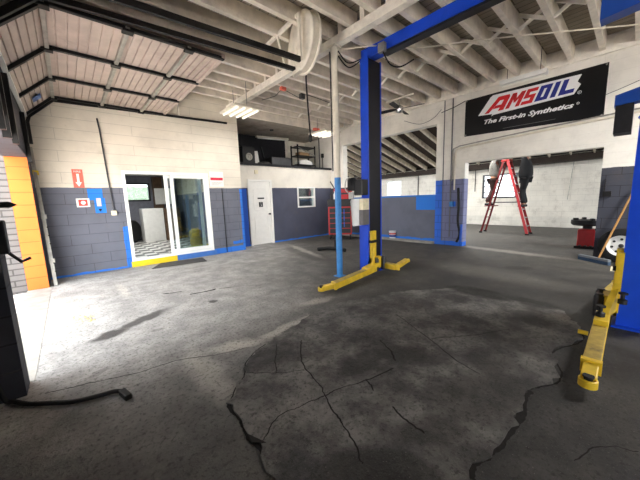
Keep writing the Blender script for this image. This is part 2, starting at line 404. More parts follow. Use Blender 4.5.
cracks = [([(302, 341), (300, 355), (304, 368), (318, 385), (325, 397), (332, 412), (345, 430), (358, 455), (362, 466)], .012, .0115),
          ([(325, 397), (300, 407), (285, 415), (270, 430), (262, 445)], .010, .0115), ([(325, 397), (345, 388), (370, 380), (395, 370)], .012, .0115),
          ([(277, 345), (276, 360), (277, 375)], .008, .0115), ([(247, 373), (262, 374), (280, 374), (305, 371)], .008, .0115),
          ([(380, 341), (390, 352), (396, 362)], .014, .0115), ([(366, 380), (375, 392)], .014, .0115), ([(392, 408), (405, 420), (425, 435)], .014, .0115),
          ([(395, 315), (412, 327), (430, 340), (455, 360), (480, 376)], .010, .0115), ([(430, 340), (470, 336), (510, 330)], .008, .0115),
          ([(45, 393), (70, 388), (90, 383), (115, 378), (140, 372), (180, 360), (215, 355), (248, 347)], .010, .002),
          ([(140, 296), (150, 295), (157, 293)], .012, .002), ([(163, 294), (172, 293), (182, 291.5)], .035, .002), ([(190, 294.5), (203, 292), (216, 289)], .05, .002), ([(219, 289), (232, 287)], .02, .002),
          ([(232, 287), (245, 286), (262, 285)], .006, .002),
          ([(470, 479), (472, 466), (488, 456), (500, 446), (511, 430), (520, 415), (526, 400), (531, 391)], .05, .002), ([(531, 390), (545, 386), (560, 380), (558, 365), (550, 354), (560, 349), (572, 345), (583, 340), (580, 328)], .016, .002),
          ([(283, 479), (268, 464), (262, 449), (247, 434), (239, 417), (227, 405)], .03, .002), ([(228, 404), (237, 388), (246, 372), (249, 358), (266, 344)], .012, .002),
          ([(320, 478), (340, 469), (362, 466), (400, 470), (440, 474)], .03, .002), ([(575, 462), (600, 446), (639, 452)], .008, .002)]
for p, w, z in cracks: ribbon(p, w, z).build('crack', m_crackm, floor)
b = MB()
b.prism([flr(266, 443, .008), flr(262, 441, .008), flr(247, 434, .008), flr(252, 443, .008)], (0, 0, .005)); b.build('broken_hollow', m_crackm, floor)
b = MB(); b.box(-16, -.66, -18, 24, -.25, -.03); struct(b.build('ground_outside', M_('pink concrete apron', (214, 204, 196), .85, 0, .08, 1.5)))
b = MB(); b.box(-.67, -.36, 3.2, 6.95, -.1, .004); struct(b.build('trim_1', m_concrete_step))

# left wall with sliding-door opening
def wall(name, mat, boxes):
    b = MB()
    for x in boxes: b.box(*x)
    return struct(b.build(name, mat))
SX0, SX1, SZ0, SZ1 = 1.0, 2.92, .13, 2.20
wall('wall_left', m_left, [(-.39, SX0, YL, YL+.2, 0, DECK), (SX1, 3.87, YL, YL+.2, 0, DECK), (SX0, SX1, YL, YL+.2, SZ1, DECK), (SX0, SX1, YL, YL+.2, 0, SZ0-.002)])
wall('wall_return', m_ret, [(3.67, 3.87, YL+.2, 9.95, 0, DECK), (3.67, 3.87, 9.95, 13.5, 0, 2.7)])
DX0, DX1, DZ = 4.32, 5.20, 2.12
WX0, WX1, WZ0, WZ1 = 6.28, 7.12, 1.15, 1.90
LO = 2.56
wall('wall_office', m_office, [(3.87, DX0, 8.2, 8.35, 0, LO), (DX1, WX0, 8.2, 8.35, 0, LO), (WX1, XB, 8.2, 8.35, 0, LO), (DX0, DX1, 8.2, 8.35, DZ, LO), (WX0, WX1, 8.2, 8.35, 0, WZ0), (WX0, WX1, 8.2, 8.35, WZ1, LO)])
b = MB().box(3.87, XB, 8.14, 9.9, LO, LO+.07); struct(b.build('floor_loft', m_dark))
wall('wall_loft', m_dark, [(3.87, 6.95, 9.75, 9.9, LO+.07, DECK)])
wall('wall_loft_end', m_white, [(6.95, XB, 9.75, 9.9, LO+.07, DECK)])
b = MB().box(3.87, XB, 7.78, 9.75, 3.86, 3.90); struct(b.build('ceiling_loft', M_('grey loft board', (178, 170, 156), .8, 0, .15, 4, dirt=(90, 80, 66))))
b = MB().box(3.87, XB, 7.74, 7.78, 3.86, DECK); struct(b.build('trim_2', m_rafter))
# right (banner) wall
O1a, O1b, O1z = 3.88, 7.52, 3.40
O2a, O2b, O2z = .49, 3.09, 2.25
wall('wall_right', m_right, [(XB, XB+.25, -9, O2a, 0, DECK), (XB, XB+.25, O2a, O2b, O2z, DECK), (XB, XB+.25, O2b, O1a, 0, DECK), (XB, XB+.25, O1a, O1b, O1z, DECK), (XB, XB+.25, O1b, 9.9, 0, DECK)])
wall('wall_half', m_half, [(XB+.06, XB+.2, O1a, O1b, .001, 1.45)])
b = MB().box(XB-.12, XB+.06, O1a, O1b, 0, .07, .01); struct(b.build('trim_3', m_concrete_step))
b = MB().box(XB-.06, XB, -4.9, 7.7, 3.97, 4.05); struct(b.build('trim_4', m_white))
# far bay
FW = [(3.43, 4.79, 1.22, 2.28), (9.05, 10.05, 1.50, 2.36)]
def farbox():
    L = []; cur = -5
    for (a, c, z0, z1) in FW:
        L += [(XF, XF+.2, cur, a, 0, 2.84), (XF, XF+.2, a, c, 0, z0), (XF, XF+.2, a, c, z1, 2.84)]; cur = c
    L += [(XF, XF+.2, cur, 14, 0, 2.84)]; return L
wall('wall_far', m_farwall, farbox())
wall('wall_far_end', m_farwall, [(XB+.25, XF, 13.8, 14, 0, 4.3)])
b = MB(); b.prism([(XB+.25, -5, 4.42), (XF+.4, -5, 2.76), (XF+.4, -5, 2.84), (XB+.25, -5, 4.50)], (0, 19, 0)); fce = struct(b.build('ceiling_far', M_('dark brown roof boards', (58, 46, 38), .85, 0, .2, 5, dirt=(50, 38, 28))))
for i in range(30):
    y = -4.5+.62*i; b = MB(); b.beam((XB+.25, y, 4.30), (XF-.5, y, 2.81), .05, .20); b.build('rafter', M_('old joist', (206, 196, 176), .8, 0, .2, 6, dirt=(110, 84, 60), dirt_amt=.8) if i == 0 else bpy.data.materials['old joist'], fce)
MB().box(XF-.55, XF-.001, -5, 13.8, 2.53, 2.76).build('wall_plate', M_('dark timber plate', (44, 34, 28), .85, 0, .2, 6), fce)
# front wall with the open bay
H1 = 2.28
wall('wall_front', m_front, [(-.66, -.39, 2.98, 3.2, 0, DECK), (-.66, -.39, 3.2, 6.95, H1, DECK), (-.66, -.39, 6.95, 7.9, 0, DECK), (-.66, -.39, -1.2, 2.98, 2.6, DECK), (-.66, -.39, -1.5, -1.2, 0, DECK), (-.66, -.39, -3.4, -1.5, 0, DECK), (-.66, -.39, -9, -3.4, 3.2, DECK)])
b = MB().box(-.66, -.392, 6.935, 6.949, -.02, H1); struct(b.build('trim_7', m_orange))
b = MB().box(-.72, -.60, -1.19, 2.97, -.01, 2.66); struct(b.build('door_3', m_blackmetal))
wall('wall_side', m_right, [(-.39, XB, -9.2, -9, 0, DECK)])
# outside seen through the bay: orange pier and rough block wall
wall('wall_outside', m_outblock, [(-9, -.665, 6.96, 7.3, -.05, 3.4)])

# ceiling: deck, rafters, beam, bridging
b = MB().box(-.66, XB+.25, -9.2, 7.74, DECK, DECK+.06); ceiling = struct(b.build('ceiling', m_deckm))
ys = [.19+.455*k for k in range(-11, 17)]
for y in ys:
    MB().box(3.58, XB+.1, y-.04, y+.04, RB, DECK).build('rafter', m_rafter, ceiling)
    MB().box(-.4, 3.78, y-.20, y-.12, RB+.04, DECK).build('rafter', m_rafter, ceiling)
for i, (y0, y1) in enumerate(zip(ys, ys[1:])):
    if y1 > -2:
        MB().beam((5.86, y0+.04, RB+.03), (5.86, y1-.04, DECK-.03), .035, .05).build('bridging', m_white, ceiling)
        MB().beam((5.90, y0+.04, DECK-.03), (5.90, y1-.04, RB+.03), .035, .05).build('bridging', m_white, ceiling)
    MB().box(XB-.02, XB+.2, y0+.04, y1-.14, RB+.02, DECK-.06).build('block', m_white, ceiling)
MB().box(3.58, 3.70, -9, 7.72, 3.90, RB+.005).build('main_beam', m_white, ceiling)

# office beyond the sliding door
b = MB().box(-.39, 3.67, 7.9, 13.4, 0, .02); struct(b.build('floor_office', m_check))
OB_Y = 13.4
wq0, wq1 = on(122, 183, 1, OB_Y), on(151, 201, 1, OB_Y); wa, wb, wz0, wz1 = wq0.x, wq1.x, wq1.z, wq0.z
b = MB(); b.box(-.39, wa, OB_Y, OB_Y+.15, 0, 2.6); b.box(wb, 3.67, OB_Y, OB_Y+.15, 0, 2.6); b.box(wa, wb, OB_Y, OB_Y+.15, 0, wz0); b.box(wa, wb, OB_Y, OB_Y+.15, wz1, 2.6)
struct(b.build('wall_office_back', m_pinkwall))
b = MB().box(-.6, -.39, 7.9, 13.5, 0, 2.6); struct(b.build('wall_office_end', m_pinkwall))
b = MB().box(-.39, 3.67, 7.9, 13.5, 2.6, 2.66); struct(b.build('ceiling_office', M_('office ceiling', (200, 198, 192), .8)))

# ---- sliding glass door (part of the setting)
y = YL+.02
d2 = MB(); fw = .065
d2.box(SX0, SX0+fw, y-.04, y+.10, SZ0, SZ1); d2.box(SX1-fw, SX1, y-.04, y+.10, SZ0, SZ1); d2.box(SX0+fw, SX1-fw, y-.039, y+.099, SZ1-fw, SZ1-.001); d2.box(SX0+fw, SX1-fw, y-.039, y+.099, SZ0+.001, SZ0+fw*.8)
door2 = struct(d2.build('door_2', m_vinyl))
def sash(x0, x1, yy, nm):
    b = MB(); w = .075
    b.box(x0, x0+w, yy, yy+.04, SZ0+.06, SZ1-.07); b.box(x1-w, x1, yy, yy+.04, SZ0+.06, SZ1-.07); b.box(x0+w, x1-w, yy+.001, yy+.039, SZ0+.061, SZ0+.15); b.box(x0+w, x1-w, yy+.001, yy+.039, SZ1-.14, SZ1-.071)
    s = b.build(nm, m_vinyl, door2)
    MB().box(x0+w, x1-w, yy+.015, yy+.022, SZ0+.15, SZ1-.14).build('glass_pane', m_glass, s); return s
sash(1.98, 2.86, y-.03, 'sliding_sash')
sx = sash(1.86, 2.74, y+.03, 'fixed_sash')
MB().box(2.0, 2.03, y-.06, y-.03, 1.05, 1.30, .01).build('door_handle', m_vinyl, door2)
b = MB().box(.98, 1.96, YL-.05, YL-.001, 0.0, SZ0, .008); struct(b.build('trim_5', m_sill_y))
b = MB().box(1.96, 2.98, YL-.05, YL-.001, 0.0, SZ0, .008); struct(b.build('trim_6', m_sill_b))
# ---- white panelled door in the office wall
b = MB(); b.box(DX0, DX0+.06, 8.16, 8.34, 0, DZ); b.box(DX1-.06, DX1, 8.16, 8.34, 0, DZ); b.box(DX0+.06, DX1-.06, 8.161, 8.339, DZ-.06, DZ-.001)
door1 = struct(b.build('door_1', m_doorwhite))
b = MB(); b.box(DX0+.065, DX1-.065, 8.21, 8.25, .015, DZ-.065)
leaf = b.build('door_leaf', m_doorwhite, door1)
def panel_ring(x0, x1, z0, z1, arch):
    b = MB(); yy = 8.208; pts = [(x0, yy, z0), (x1, yy, z0), (x1, yy, z1)]
    if arch: pts += [((x0+x1)/2+(x1-x0)/2*math.cos(a), yy, z1+.08*math.sin(a)) for a in [PI*i/8 for i in range(1, 8)]]
    pts += [(x0, yy, z1), (x0, yy, z0)]
    b.tube(pts, .010, 6); return b
panel_ring(DX0+.2, DX1-.2, 1.15, 1.78, True).build('door_moulding', m_doorwhite, leaf); panel_ring(DX0+.2, DX1-.2, .2, .95, False).build('door_moulding', m_doorwhite, leaf)
b = MB(); b.lathe([(.028, 0), (.028, .01), (.012, .015), (.012, .04), (.03, .05), (.03, .075), (.01, .085)], (DX1-.13, 8.208, 1.0), (0, -1, 0), 14); b.build('door_knob', m_steel, leaf, smooth=True)
b = MB(); b.box(4.66, 4.90, 8.200, 8.207, 1.50, 1.545); b.build('name_plate', m_black, leaf)
b = MB(); b.box(4.70, 4.84, 8.200, 8.207, 1.24, 1.40); sp = b.build('pictogram_plate', m_black, leaf)
b = MB(); b.sphere((4.77, 8.198, 1.372), .012); b.tube([(4.77, 8.198, 1.352), (4.765, 8.198, 1.315), (4.79, 8.198, 1.31), (4.80, 8.198, 1.28)], .006, 6); b.tube(arc((4.765, 8.198, 1.295), .028, -2.6, .6, 10, (1, 0, 0), (0, 0, 1)), .005, 6); b.build('pictogram', m_paper, sp)
# ---- window in the office wall
b = MB(); w = .05
for x in ((WX0, WX0+w, WZ0, WZ1), (WX1-w, WX1, WZ0, WZ1), (WX0+w, WX1-w, WZ0+.001, WZ0+w), (WX0+w, WX1-w, WZ1-w, WZ1-.001)): b.box(x[0], x[1], 8.17, 8.33, x[2], x[3])
win1 = struct(b.build('window_1', m_vinyl))
MB().box(WX0+w, WX1-w, 8.21, 8.26, (WZ0+WZ1)/2-.03, (WZ0+WZ1)/2+.02).build('meeting_rail', m_vinyl, win1)
MB().box(WX0+w, WX1-w, 8.235, 8.242, WZ0+w, WZ1-w).build('glass_pane', m_glass, win1)
b = MB().box(6.0, 7.5, 8.9, 8.95, .5, 2.4); struct(b.build('wall_store', m_pinkwall))
# ---- far bay windows with white daylight panes
for i, (a, c, z0, z1) in enumerate(FW):
    b = MB(); w = .06
    for q in ((a, a+w, z0, z1), (c-w, c, z0, z1), (a+w, c-w, z0+.001, z0+w), (a+w, c-w, z1-w, z1-.001)): b.box(XF-.02, XF+.12, q[0], q[1], q[2], q[3])
    wn = struct(b.build('window_%d' % (i+2), m_steel if i == 0 else m_vinyl))
    for j in range(1, 4): MB().box(XF+.02, XF+.06, a+w, c-w, z0+(z1-z0)*j/4-.02, z0+(z1-z0)*j/4+.02).build('glazing_bar', m_steel if i == 0 else m_vinyl, wn)
    MB().box(XF+.06, XF+.068, a+w, c-w, z0+w, z1-w).build('glass_pane', m_frost, wn)
b = MB(); w = .06
for q in ((wa, wa+w, wz0, wz1), (wb-w, wb, wz0, wz1), (wa+w, wb-w, wz0+.001, wz0+w), (wa+w, wb-w, wz1-w, wz1-.001)): b.box(q[0], q[1], OB_Y-.03, OB_Y+.12, q[2], q[3])
w4 = struct(b.build('window_4', m_black)); MB().box(wa+w, wb-w, OB_Y+.06, OB_Y+.067, wz0+w, wz1-w).build('glass_pane', m_glass, w4)
b = MB(); b.box(-6, 10, 17.0, 17.6, 0, 2.4, .1); tag(b.build('clipped_hedge', m_green, origin=(2, 17.3, 0)), 'pale green hedge seen through the small office window', 'hedge')

# ================================================================== THINGS
# ---- raised sectional garage door
GD = thing('garage_door', 'raised ribbed steel sectional door hanging under the joists by the opening', 'garage door', (1.0, 5.9, 3.0))
GX0, GX1, GY0, GY1, GZ = .06, 1.99, 4.20, 7.58, 3.53
xj = [GX0, .80, 1.50, GX1]
def ribbed(a, b_, y0, y1, n):
    """pressed panel between two edge points (x,z); ribs run along y"""
    m = MB(); A = Vector((a[0], 0, a[1])); B = Vector((b_[0], 0, b_[1])); t = (B-A); nr = Vector((-t.z, 0, t.x)).normalized()
    if nr.z < 0: nr = -nr
    prof = []
    for i in range(n):
        for q, h in ((.0, 0), (.80, 0), (.83, .02), (.97, .02)): prof.append(A+t*((i+q)/n)+nr*h)
    prof.append(B)
    up = [p+nr*.03 if i in (0,) else p for i, p in enumerate(prof)]
    r0 = [m.bm.verts.new((p.x, y0, p.z)) for p in prof]; r1 = [m.bm.verts.new((p.x, y1, p.z)) for p in prof]
    s0 = [m.bm.verts.new((p.x+nr.x*.035, y0, p.z+nr.z*.035)) for p in (prof[0], prof[-1])]; s1 = [m.bm.verts.new((p.x+nr.x*.035, y1, p.z+nr.z*.035)) for p in (prof[0], prof[-1])]
    for i in range(len(prof)-1): m.bm.faces.new((r0[i], r0[i+1], r1[i+1], r1[i]))
    m.bm.faces.new((s0[0], s0[1], s1[1], s1[0])); return m
low = (-.355, 3.14)
segs = [((GX0, GZ), (xj[1], GZ), 7), ((xj[1], GZ), (xj[2], GZ), 7), ((xj[2], GZ), (GX1, GZ), 5), (low, (GX0, GZ), 6)]
for a, c, n in segs: ribbed(a, c, GY0, GY1, n).build('door_panel', m_ribs, GD)
for x in xj[:-1]:
    MB().beam((x, GY0, GZ-.035), (x, GY1, GZ-.035), .05, .05, bev=.008).build('section_rail', m_galv, GD)
MB().box(GX1-.04, GX1+.01, GY0, GY1, GZ-.03, GZ+.03).build('top_rail', m_ribs, GD)
MB().beam((low[0], GY0, low[1]-.02), (low[0], GY1, low[1]-.02), .05, .05).build('bottom_rail', m_whiteplastic, GD)
for y in (GY0+.03, 5.32, 6.45, GY1-.03):
    MB().box(GX0, GX1, y-.028, y+.028, GZ-.045, GZ-.005).build('stile', m_blackmetal, GD)
    MB().beam((low[0], y, low[1]-.03), (GX0, y, GZ-.03), .056, .04).build('stile', m_blackmetal, GD)
    for x in xj[:-1]:
        MB().box(x-.06, x+.06, y-.05, y+.05, GZ-.075, GZ-.045, .006).build('hinge', m_blackmetal, GD)
q = (Vector((low[0], 0, low[1]))*.55+Vector((GX0, 0, GZ))*.45)
MB().obox((q.x+.02, 7.0, q.z-.02), (.15, .24, .006), Matrix.Rotation(-math.atan2(GZ-low[1], GX0-low[0]), 3, 'Y'), 0).build('sticker', m_stickblue, GD, label='small blue sticker')

def ctrack(pts, name, mat, label, cat='track', w=.055, h=.07, up=(0, 0, 1), grp=None):
    b = MB()
    for a, c in zip(pts, pts[1:]): b.beam(a, c, w, h, up)
    o = Vector(pts[0]); return tag(b.build(name, mat, origin=o), label, cat, grp)
def track_pts(y, y2, z, xe):
    return [Vector((-.34, y, 2.10)), Vector((-.34, y, 3.0)), Vector((-.30, y, z-.34)), Vector((.02, y, z-.03)), Vector((.10, y, z)), Vector((xe, y2, z))]
ctrack(track_pts(4.13, 3.87, 3.52, 3.12), 'door_track', m_blackmetal, 'long dark horizontal track along the near edge of the raised ribbed door', w=.045, h=.06)
ctrack(track_pts(3.72, 3.52, 3.49, 2.86), 'door_track', m_blackmetal, 'dark bare horizontal track under the joists, nearest the round white reel', w=.045, h=.07)
P = [Vector((-.34, 7.64, 2.62)), Vector((-.34, 7.64, 3.02)), Vector((-.31, 7.64, 3.12)), Vector((.05, 7.64, 3.47)), Vector((3.55, 7.655, 3.57))]
ctrack(P, 'door_track', m_blackmetal, 'thin dark track fixed along the top of the white block wall', w=.03, h=.05)
# vertical galvanised track with brackets at the jamb
vt = thing('door_track', 'pale galvanised vertical track standing in the corner beside the orange wall', 'track', (-.31, 7.1, 0))
MB().beam((-.31, 7.05, 0.0), (-.36, 7.60, 2.55), .05, .06).build('channel', m_galv, vt)
for t in (.18, .5, .82):
    p = Vector((-.31, 7.05, 0)).lerp(Vector((-.36, 7.60, 2.55)), t); MB().box(p.x-.03, p.x+.05, p.y-.03, p.y+.03, p.z-.05, p.z+.03).build('bracket', m_sill_y if t > .8 else m_galv, vt)
for i, t in enumerate((.1, .16, .3, .36, .42)):
    p = Vector((-.31, 7.05, 0)).lerp(Vector((-.36, 7.60, 2.55)), t); MB().sphere((p.x+.03, p.y-.02, p.z), .014, n=8).build('bolt', m_blackmetal, vt)
# torsion spring shaft bars on the header
for yy, lb in ((5.1, 'dark vertical steel bar on the block header above the opening'), (6.9, 'dark rusty steel angle hanging beside the corner of the opening')):
    b = MB().box(-.385, -.33, yy-.04, yy+.04, 2.2, 3.0); tag(b.build('steel_bar', m_blackmetal, origin=(-.36, yy, 2.2)), lb, 'bar')
# track hanger brackets
hg = thing('track_hanger', 'white painted angle-iron hanger beside the round reel', 'bracket', (2.93, 3.55, 3.45))
MB().beam((2.9, 4.52, 4.06), (2.9, 3.60, 4.13), .04, .05).build('diagonal', m_white, hg)
MB().beam((2.9, 3.56, 4.15), (2.9, 3.56, 3.50), .05, .04).build('upright', m_white, hg)
MB().beam((2.9, 4.14, 4.10), (2.9, 3.92, 3.49), .035, .03).build('upright', m_white, hg)
hg2 = thing('track_hanger', 'small white angle bracket holding the wall track at the office corner', 'bracket', (2.3, 7.64, 3.6))
MB().beam((2.33, 7.66, 4.02), (2.33, 7.66, 3.58), .04, .03).build('upright', m_white, hg2); MB().beam((2.33, 7.66, 4.0), (2.08, 7.5, 3.84), .04, .03).build('arm', m_white, hg2)
# ---- round white drum reel with hose
n = Vector((-.975, .19, .02)).normalized(); rc = Vector((3.10, 3.72, 3.87))
reel = thing('hose_reel', 'big round white drum reel under the ceiling with a black hose hanging down', 'hose reel', rc)
MB().lathe([(.01, -.115), (.10, -.115), (.12, -.10), (.36, -.085), (.415, -.07), (.425, -.06), (.425, -.045), (.01, -.045)], rc, -n, 40).build('front_flange', m_white, reel, smooth=True)
MB().lathe([(.01, -.045), (.412, -.045), (.412, .05), (.01, .05)], rc, -n, 36).build('spool', m_polewhite, reel, smooth=True)
MB().lathe([(.01, .05), (.44, .05), (.445, .06), (.445, .075), (.40, .085), (.01, .09)], rc, -n, 40).build('back_flange', m_white, reel, smooth=True)

MB().beam(rc+Vector((.02, 0, .42)), rc+Vector((.02, 0, .17+.2)), .08, .12).build('ceiling_bracket', m_white, reel)
MB().beam(rc+Vector((0, .02, -.36)), rc+Vector((-.12, .14, -.46)), .12, .05).build('outlet_arm', m_white, reel)
hp = on(306, 74, 0, 3.2); he = Vector((3.22, hp.y-.03, 2.50))
MB().tube(smooth_path([rc+Vector((.05, -.05, -.40)), hp, hp+Vector((.0, -.01, -.4)), he]), .014, 8).build('hose', m_rubber, reel); MB().lathe([(.02, 0), (.03, .02), (.03, .09), (.012, .12)], he, (0, 0, -1), 10).build('hose_end', m_blackmetal, reel)

# ---- hanging fluorescent fixtures
def fixture(c, lx, ly, z, label, lit, tubes=4, chains=True, grp=None, power=0, top=4.05):
    t = thing('fluorescent_light', label, 'light', (c[0], c[1], z), grp)
    MB().box(c[0]-lx/2, c[0]+lx/2, c[1]-ly/2, c[1]+ly/2, z, z+.045, .008).build('housing', m_polewhite, t)
    for i in range(tubes):
        x = c[0]-lx/2+lx*(i+.5)/tubes
        MB().tube([(x, c[1]-ly/2+.03, z-.022), (x, c[1]+ly/2-.03, z-.022)], .02, 10).build('tube', m_tube if lit else m_tubeoff, t)
    if chains:
        for sy in (-1, 1):
            MB().tube([(c[0], c[1]+sy*ly*.4, z+.07), (c[0], c[1]+sy*ly*.4, top)], .005, 5).build('chain', m_steel, t)
    if power:
        ld = bpy.data.lights.new('tube_light', 'AREA'); ld.shape = 'RECTANGLE'; ld.size = lx*.9; ld.size_y = ly*.9; ld.energy = power; ld.color = (1, .98, .94)
        lo = bpy.data.objects.new('tube_light', ld); C.objects.link(lo); lo.parent = t; lo.location = (0, 0, -.06)
    return t
fixture((3.28, 6.30), .66, .80, 3.49, 'wide fluorescent fixture hanging on chains in front of the loft', True, 4, True, power=8)
fixture((6.45, 6.85), .70, .80, 3.50, 'bright fluorescent fixture hanging near the back corner by the post', True, 4, True, power=8)

fixture((6.2, -2.0), .66, 1.2, 3.6, 'added unseen fluorescent fixture beyond the right lift column', True, 2, True, power=50)  # extra lamp out of view, added to light the right side
t = thing('fluorescent_light', 'single white batten light at the back of the dark loft', 'light', (6.1, 9.3, 3.72)); MB().beam((5.38, 9.3, 3.74), (6.79, 9.3, 3.80), .10, .06).build('housing', m_polewhite, t); MB().tube([(5.42, 9.27, 3.69), (6.75, 9.27, 3.75)], .02, 8).build('tube', m_tubeoff, t)
for xx in (5.6, 6.6): MB().tube([(xx, 9.3, 3.74), (xx, 9.3, 3.86)], .006, 5).build('chain', m_steel, t)
q0, q1 = on(500.5, 86.5, 0, 7.45), on(547.5, 74, 0, 7.45)
t = thing('fluorescent_light', 'pale strip fixture seen along the top edge of the black banner', 'light', (7.45, (q0.y+q1.y)/2, q0.z-.03))
MB().box(7.36, 7.54, q1.y, q0.y, q0.z, q0.z+.09, .012).build('housing', m_whiteplastic, t); MB().tube([(7.45, q1.y+.03, q0.z-.02), (7.45, q0.y-.03, q0.z-.02)], .018, 8).build('tube', m_tubeoff, t)
for yy in (q1.y+.12, q0.y-.12): MB().tube([(7.45, yy, q0.z+.09), (7.45, yy, 4.29)], .006, 5).build('chain', m_steel, t)

# ---- support post
px, py = 3.61, 3.53
po = thing('support_post', 'slim round steel post painted white above and blue below', 'post', (px, py, 0))
MB().tube([(px, py, .01), (px, py, 1.78)], .055, 18).build('lower_shaft', m_bluepole, po, smooth=True, label='blue painted lower half'); MB().tube([(px, py, 1.78), (px, py, 3.88)], .055, 18).build('upper_shaft', m_polewhite, po, smooth=True)
MB().box(px-.08, px+.08, py-.08, py+.08, 0, .012).build('base_plate', m_bluepole, po); MB().box(px-.08, px+.08, py-.08, py+.08, 3.88, 3.90).build('top_plate', m_polewhite, po)
b = MB().tube([(3.60, 3.63, 1.9), (3.60, 3.63, 3.7), (3.66, 3.7, 3.9)], .010, 6); tag(b.build('conduit_pipe', m_steel, origin=(3.60, 3.63, 1.9)), 'thin conduit running up beside the white half of the post', 'pipe')

# ---- vehicle lift: two columns, overhead beam, carriages and arms
LF = thing('vehicle_lift', 'blue two-post vehicle lift with overhead beam and yellow swing arms', 'vehicle lift', (4.25, 1.75, 0))
def column(sgn, y0, y1, zt):
    """C-section column; the open side faces the other column (sgn = direction of the opening along y)"""
    yo, yb = (y0, y1) if sgn < 0 else (y1, y0)
    b = MB(); th = .03
    b.box(4.10, 4.10+th, y0, y1, .02, zt); b.box(4.50-th, 4.50, y0, y1, .02, zt)
    b.box(4.10, 4.50, yb-th if yb > yo else yb, yb if yb > yo else yb+th, .02, zt)
    c = b.build('column', m_liftblue, LF)
    MB().box(4.131, 4.469, min(yo-sgn*.008, yo-sgn*.05), max(yo-sgn*.008, yo-sgn*.05), .03, zt-.02).build('channel_shade', m_inner, c)  # dark plate in the open side, shade given as colour
    MB().box(4.04, 4.56, y0-.03, y1+.03, 0, .02).build('base_plate', m_liftblue, c)
    return c
cL = column(-1, 3.24, 3.40, 3.80)
cR = column(1, -.27, .03, 3.80)
MB().box(4.065, 4.099, 3.235, 3.43, .02, .93).build('guard_plate', m_liftblue, cL)
# overhead beam
b = MB(); b.box(4.18, 4.36, -.27, 3.44, 3.80, 3.97); OB = b.build('overhead_beam', m_liftblue, LF)
MB().box(4.20, 4.34, .03, 3.0, 3.765, 3.80).build('beam_pad', m_black, OB)
MB().box(4.04, 4.12, 2.86, 2.98, 3.72, 3.86, .01).build('limit_switch', m_galv, OB); MB().tube(smooth_path([(4.08, 2.9, 3.72), (4.2, 2.85, 3.55), (4.35, 2.75, 3.52), (4.5, 2.6, 3.62)]), .012, 6).build('switch_cable', m_rubber, OB)
# power unit
PU = MB().box(3.93, 4.10, 3.24, 3.44, 1.46, 1.74, .02).build('power_unit', m_black, LF)
b = MB(); b.lathe([(.02, 0), (.085, .0), (.09, .02), (.09, .2), (.07, .23), (.02, .23)], (3.96, 3.50, 1.55), (0, 0, 1), 18); b.build('motor', m_black, PU, smooth=True)
b = MB(); b.lathe([(.02, .0), (.05, .0), (.05, .12), (.02, .13)], (3.95, 3.52, 1.40), (0, 0, 1), 12); b.build('pump', m_whiteplastic, PU, smooth=True)
MB().tube(smooth_path([(3.95, 3.55, 1.80), (3.93, 3.62, 1.75), (3.92, 3.64, 1.60), (3.93, 3.56, 1.50)]), .012, 6).build('pressure_hose', m_galv, PU)
b = MB(); b.prism([(3.90, 3.47, 1.40), (3.90, 3.50, 1.36), (3.90, 3.46, .92), (3.90, 3.44, .90), (3.90, 3.31, .92), (3.90, 3.29, 1.40)], (.09, 0, 0)); b.build('oil_tank', m_whiteplastic, PU, label='white oil tank')
b = MB(); b.box(3.91, 4.08, 3.21, 3.30, 1.20, 1.40); b.build('tank_side', m_cream, PU); MB().box(3.91, 4.08, 3.21, 3.30, .93, 1.20).build('tank_lower', M_('grey tank paint', (110, 106, 104), .6), PU)
# carriages + arms
def carriage(sgn, yo):
    s = sgn
    b = MB()
    b.box(4.12, 4.26, *sorted((yo-s*.04, yo+s*.05)), .10, .80); b.box(4.12, 4.38, *sorted((yo+s*.0, yo+s*.12)), .10, .30)
    c = b.build('carriage', m_yellow, LF)
    MB().box(4.10, 4.29, *sorted((yo-s*.045, yo+s*.065)), .58, .63).build('carriage_strap', m_rubber, c)
    for x in (4.14, 4.36):
        MB().lathe([(.02, 0), (.045, 0), (.045, .22), (.03, .25), (.02, .25)], (x, yo+s*.14, .06), (0, 0, 1), 14).build('pivot_pin', m_steel, c, smooth=True)
    return c
def arm(p0, p1, p2, w0, w1, top=None):
    p0, p1, p2 = map(Vector, (p0, p1, p2))
    a = MB(); a.beam(p0, p1, w0, .10, bev=.008); A = a.build('swing_arm', [m_yellow, m_yellowtop], LF)
    for pl_ in A.data.polygons:
        if pl_.normal.z > .9: pl_.material_index = 1
    e = MB(); e.beam(p1, p2, w1, .075, bev=.008); E = e.build('arm_extension', m_yellow, A)
    d = (p2-p1).normalized()
    MB().beam(p1-d*.02, p1+d*.015, w0+.015, .108).build('arm_collar', m_yellow, A)
    MB().lathe([(.02, 0), (w1*.62, 0), (w1*.62, .05), (w1*.5, .055), (w1*.45, .045), (.02, .045)], p2+Vector((0, 0, -.035)), (0, 0, 1), 18).build('arm_tip', m_yellow, A, smooth=True)
    MB().lathe([(.01, 0), (.025, 0), (.025, .015), (.032, .018), (.032, .03), (.01, .03)], p2+Vector((0, 0, .012)), (0, 0, 1), 14).build('lift_pad', m_rubber, A, smooth=True)
    return A
CL = carriage(-1, 3.24)
arm((4.10, 3.12, .12), flr(334, 285.5, .09), flr(321.5, 288.5, .07), .12, .09)
arm((4.40, 3.10, .13), flr(396, 267, .12), flr(407, 260, .11), .12, .09)
MB().beam((4.14, 3.10, .20), (3.80, 3.09, .15), .15, .06).build('arm_head', m_yellow, CL)
MB().prism([(4.10, 3.10, .18), (4.10, 3.10, .50), (3.98, 3.08, .16)], (0, .03, 0)).build('gusset', m_yellow, CL)
CR_ = carriage(1, .03)
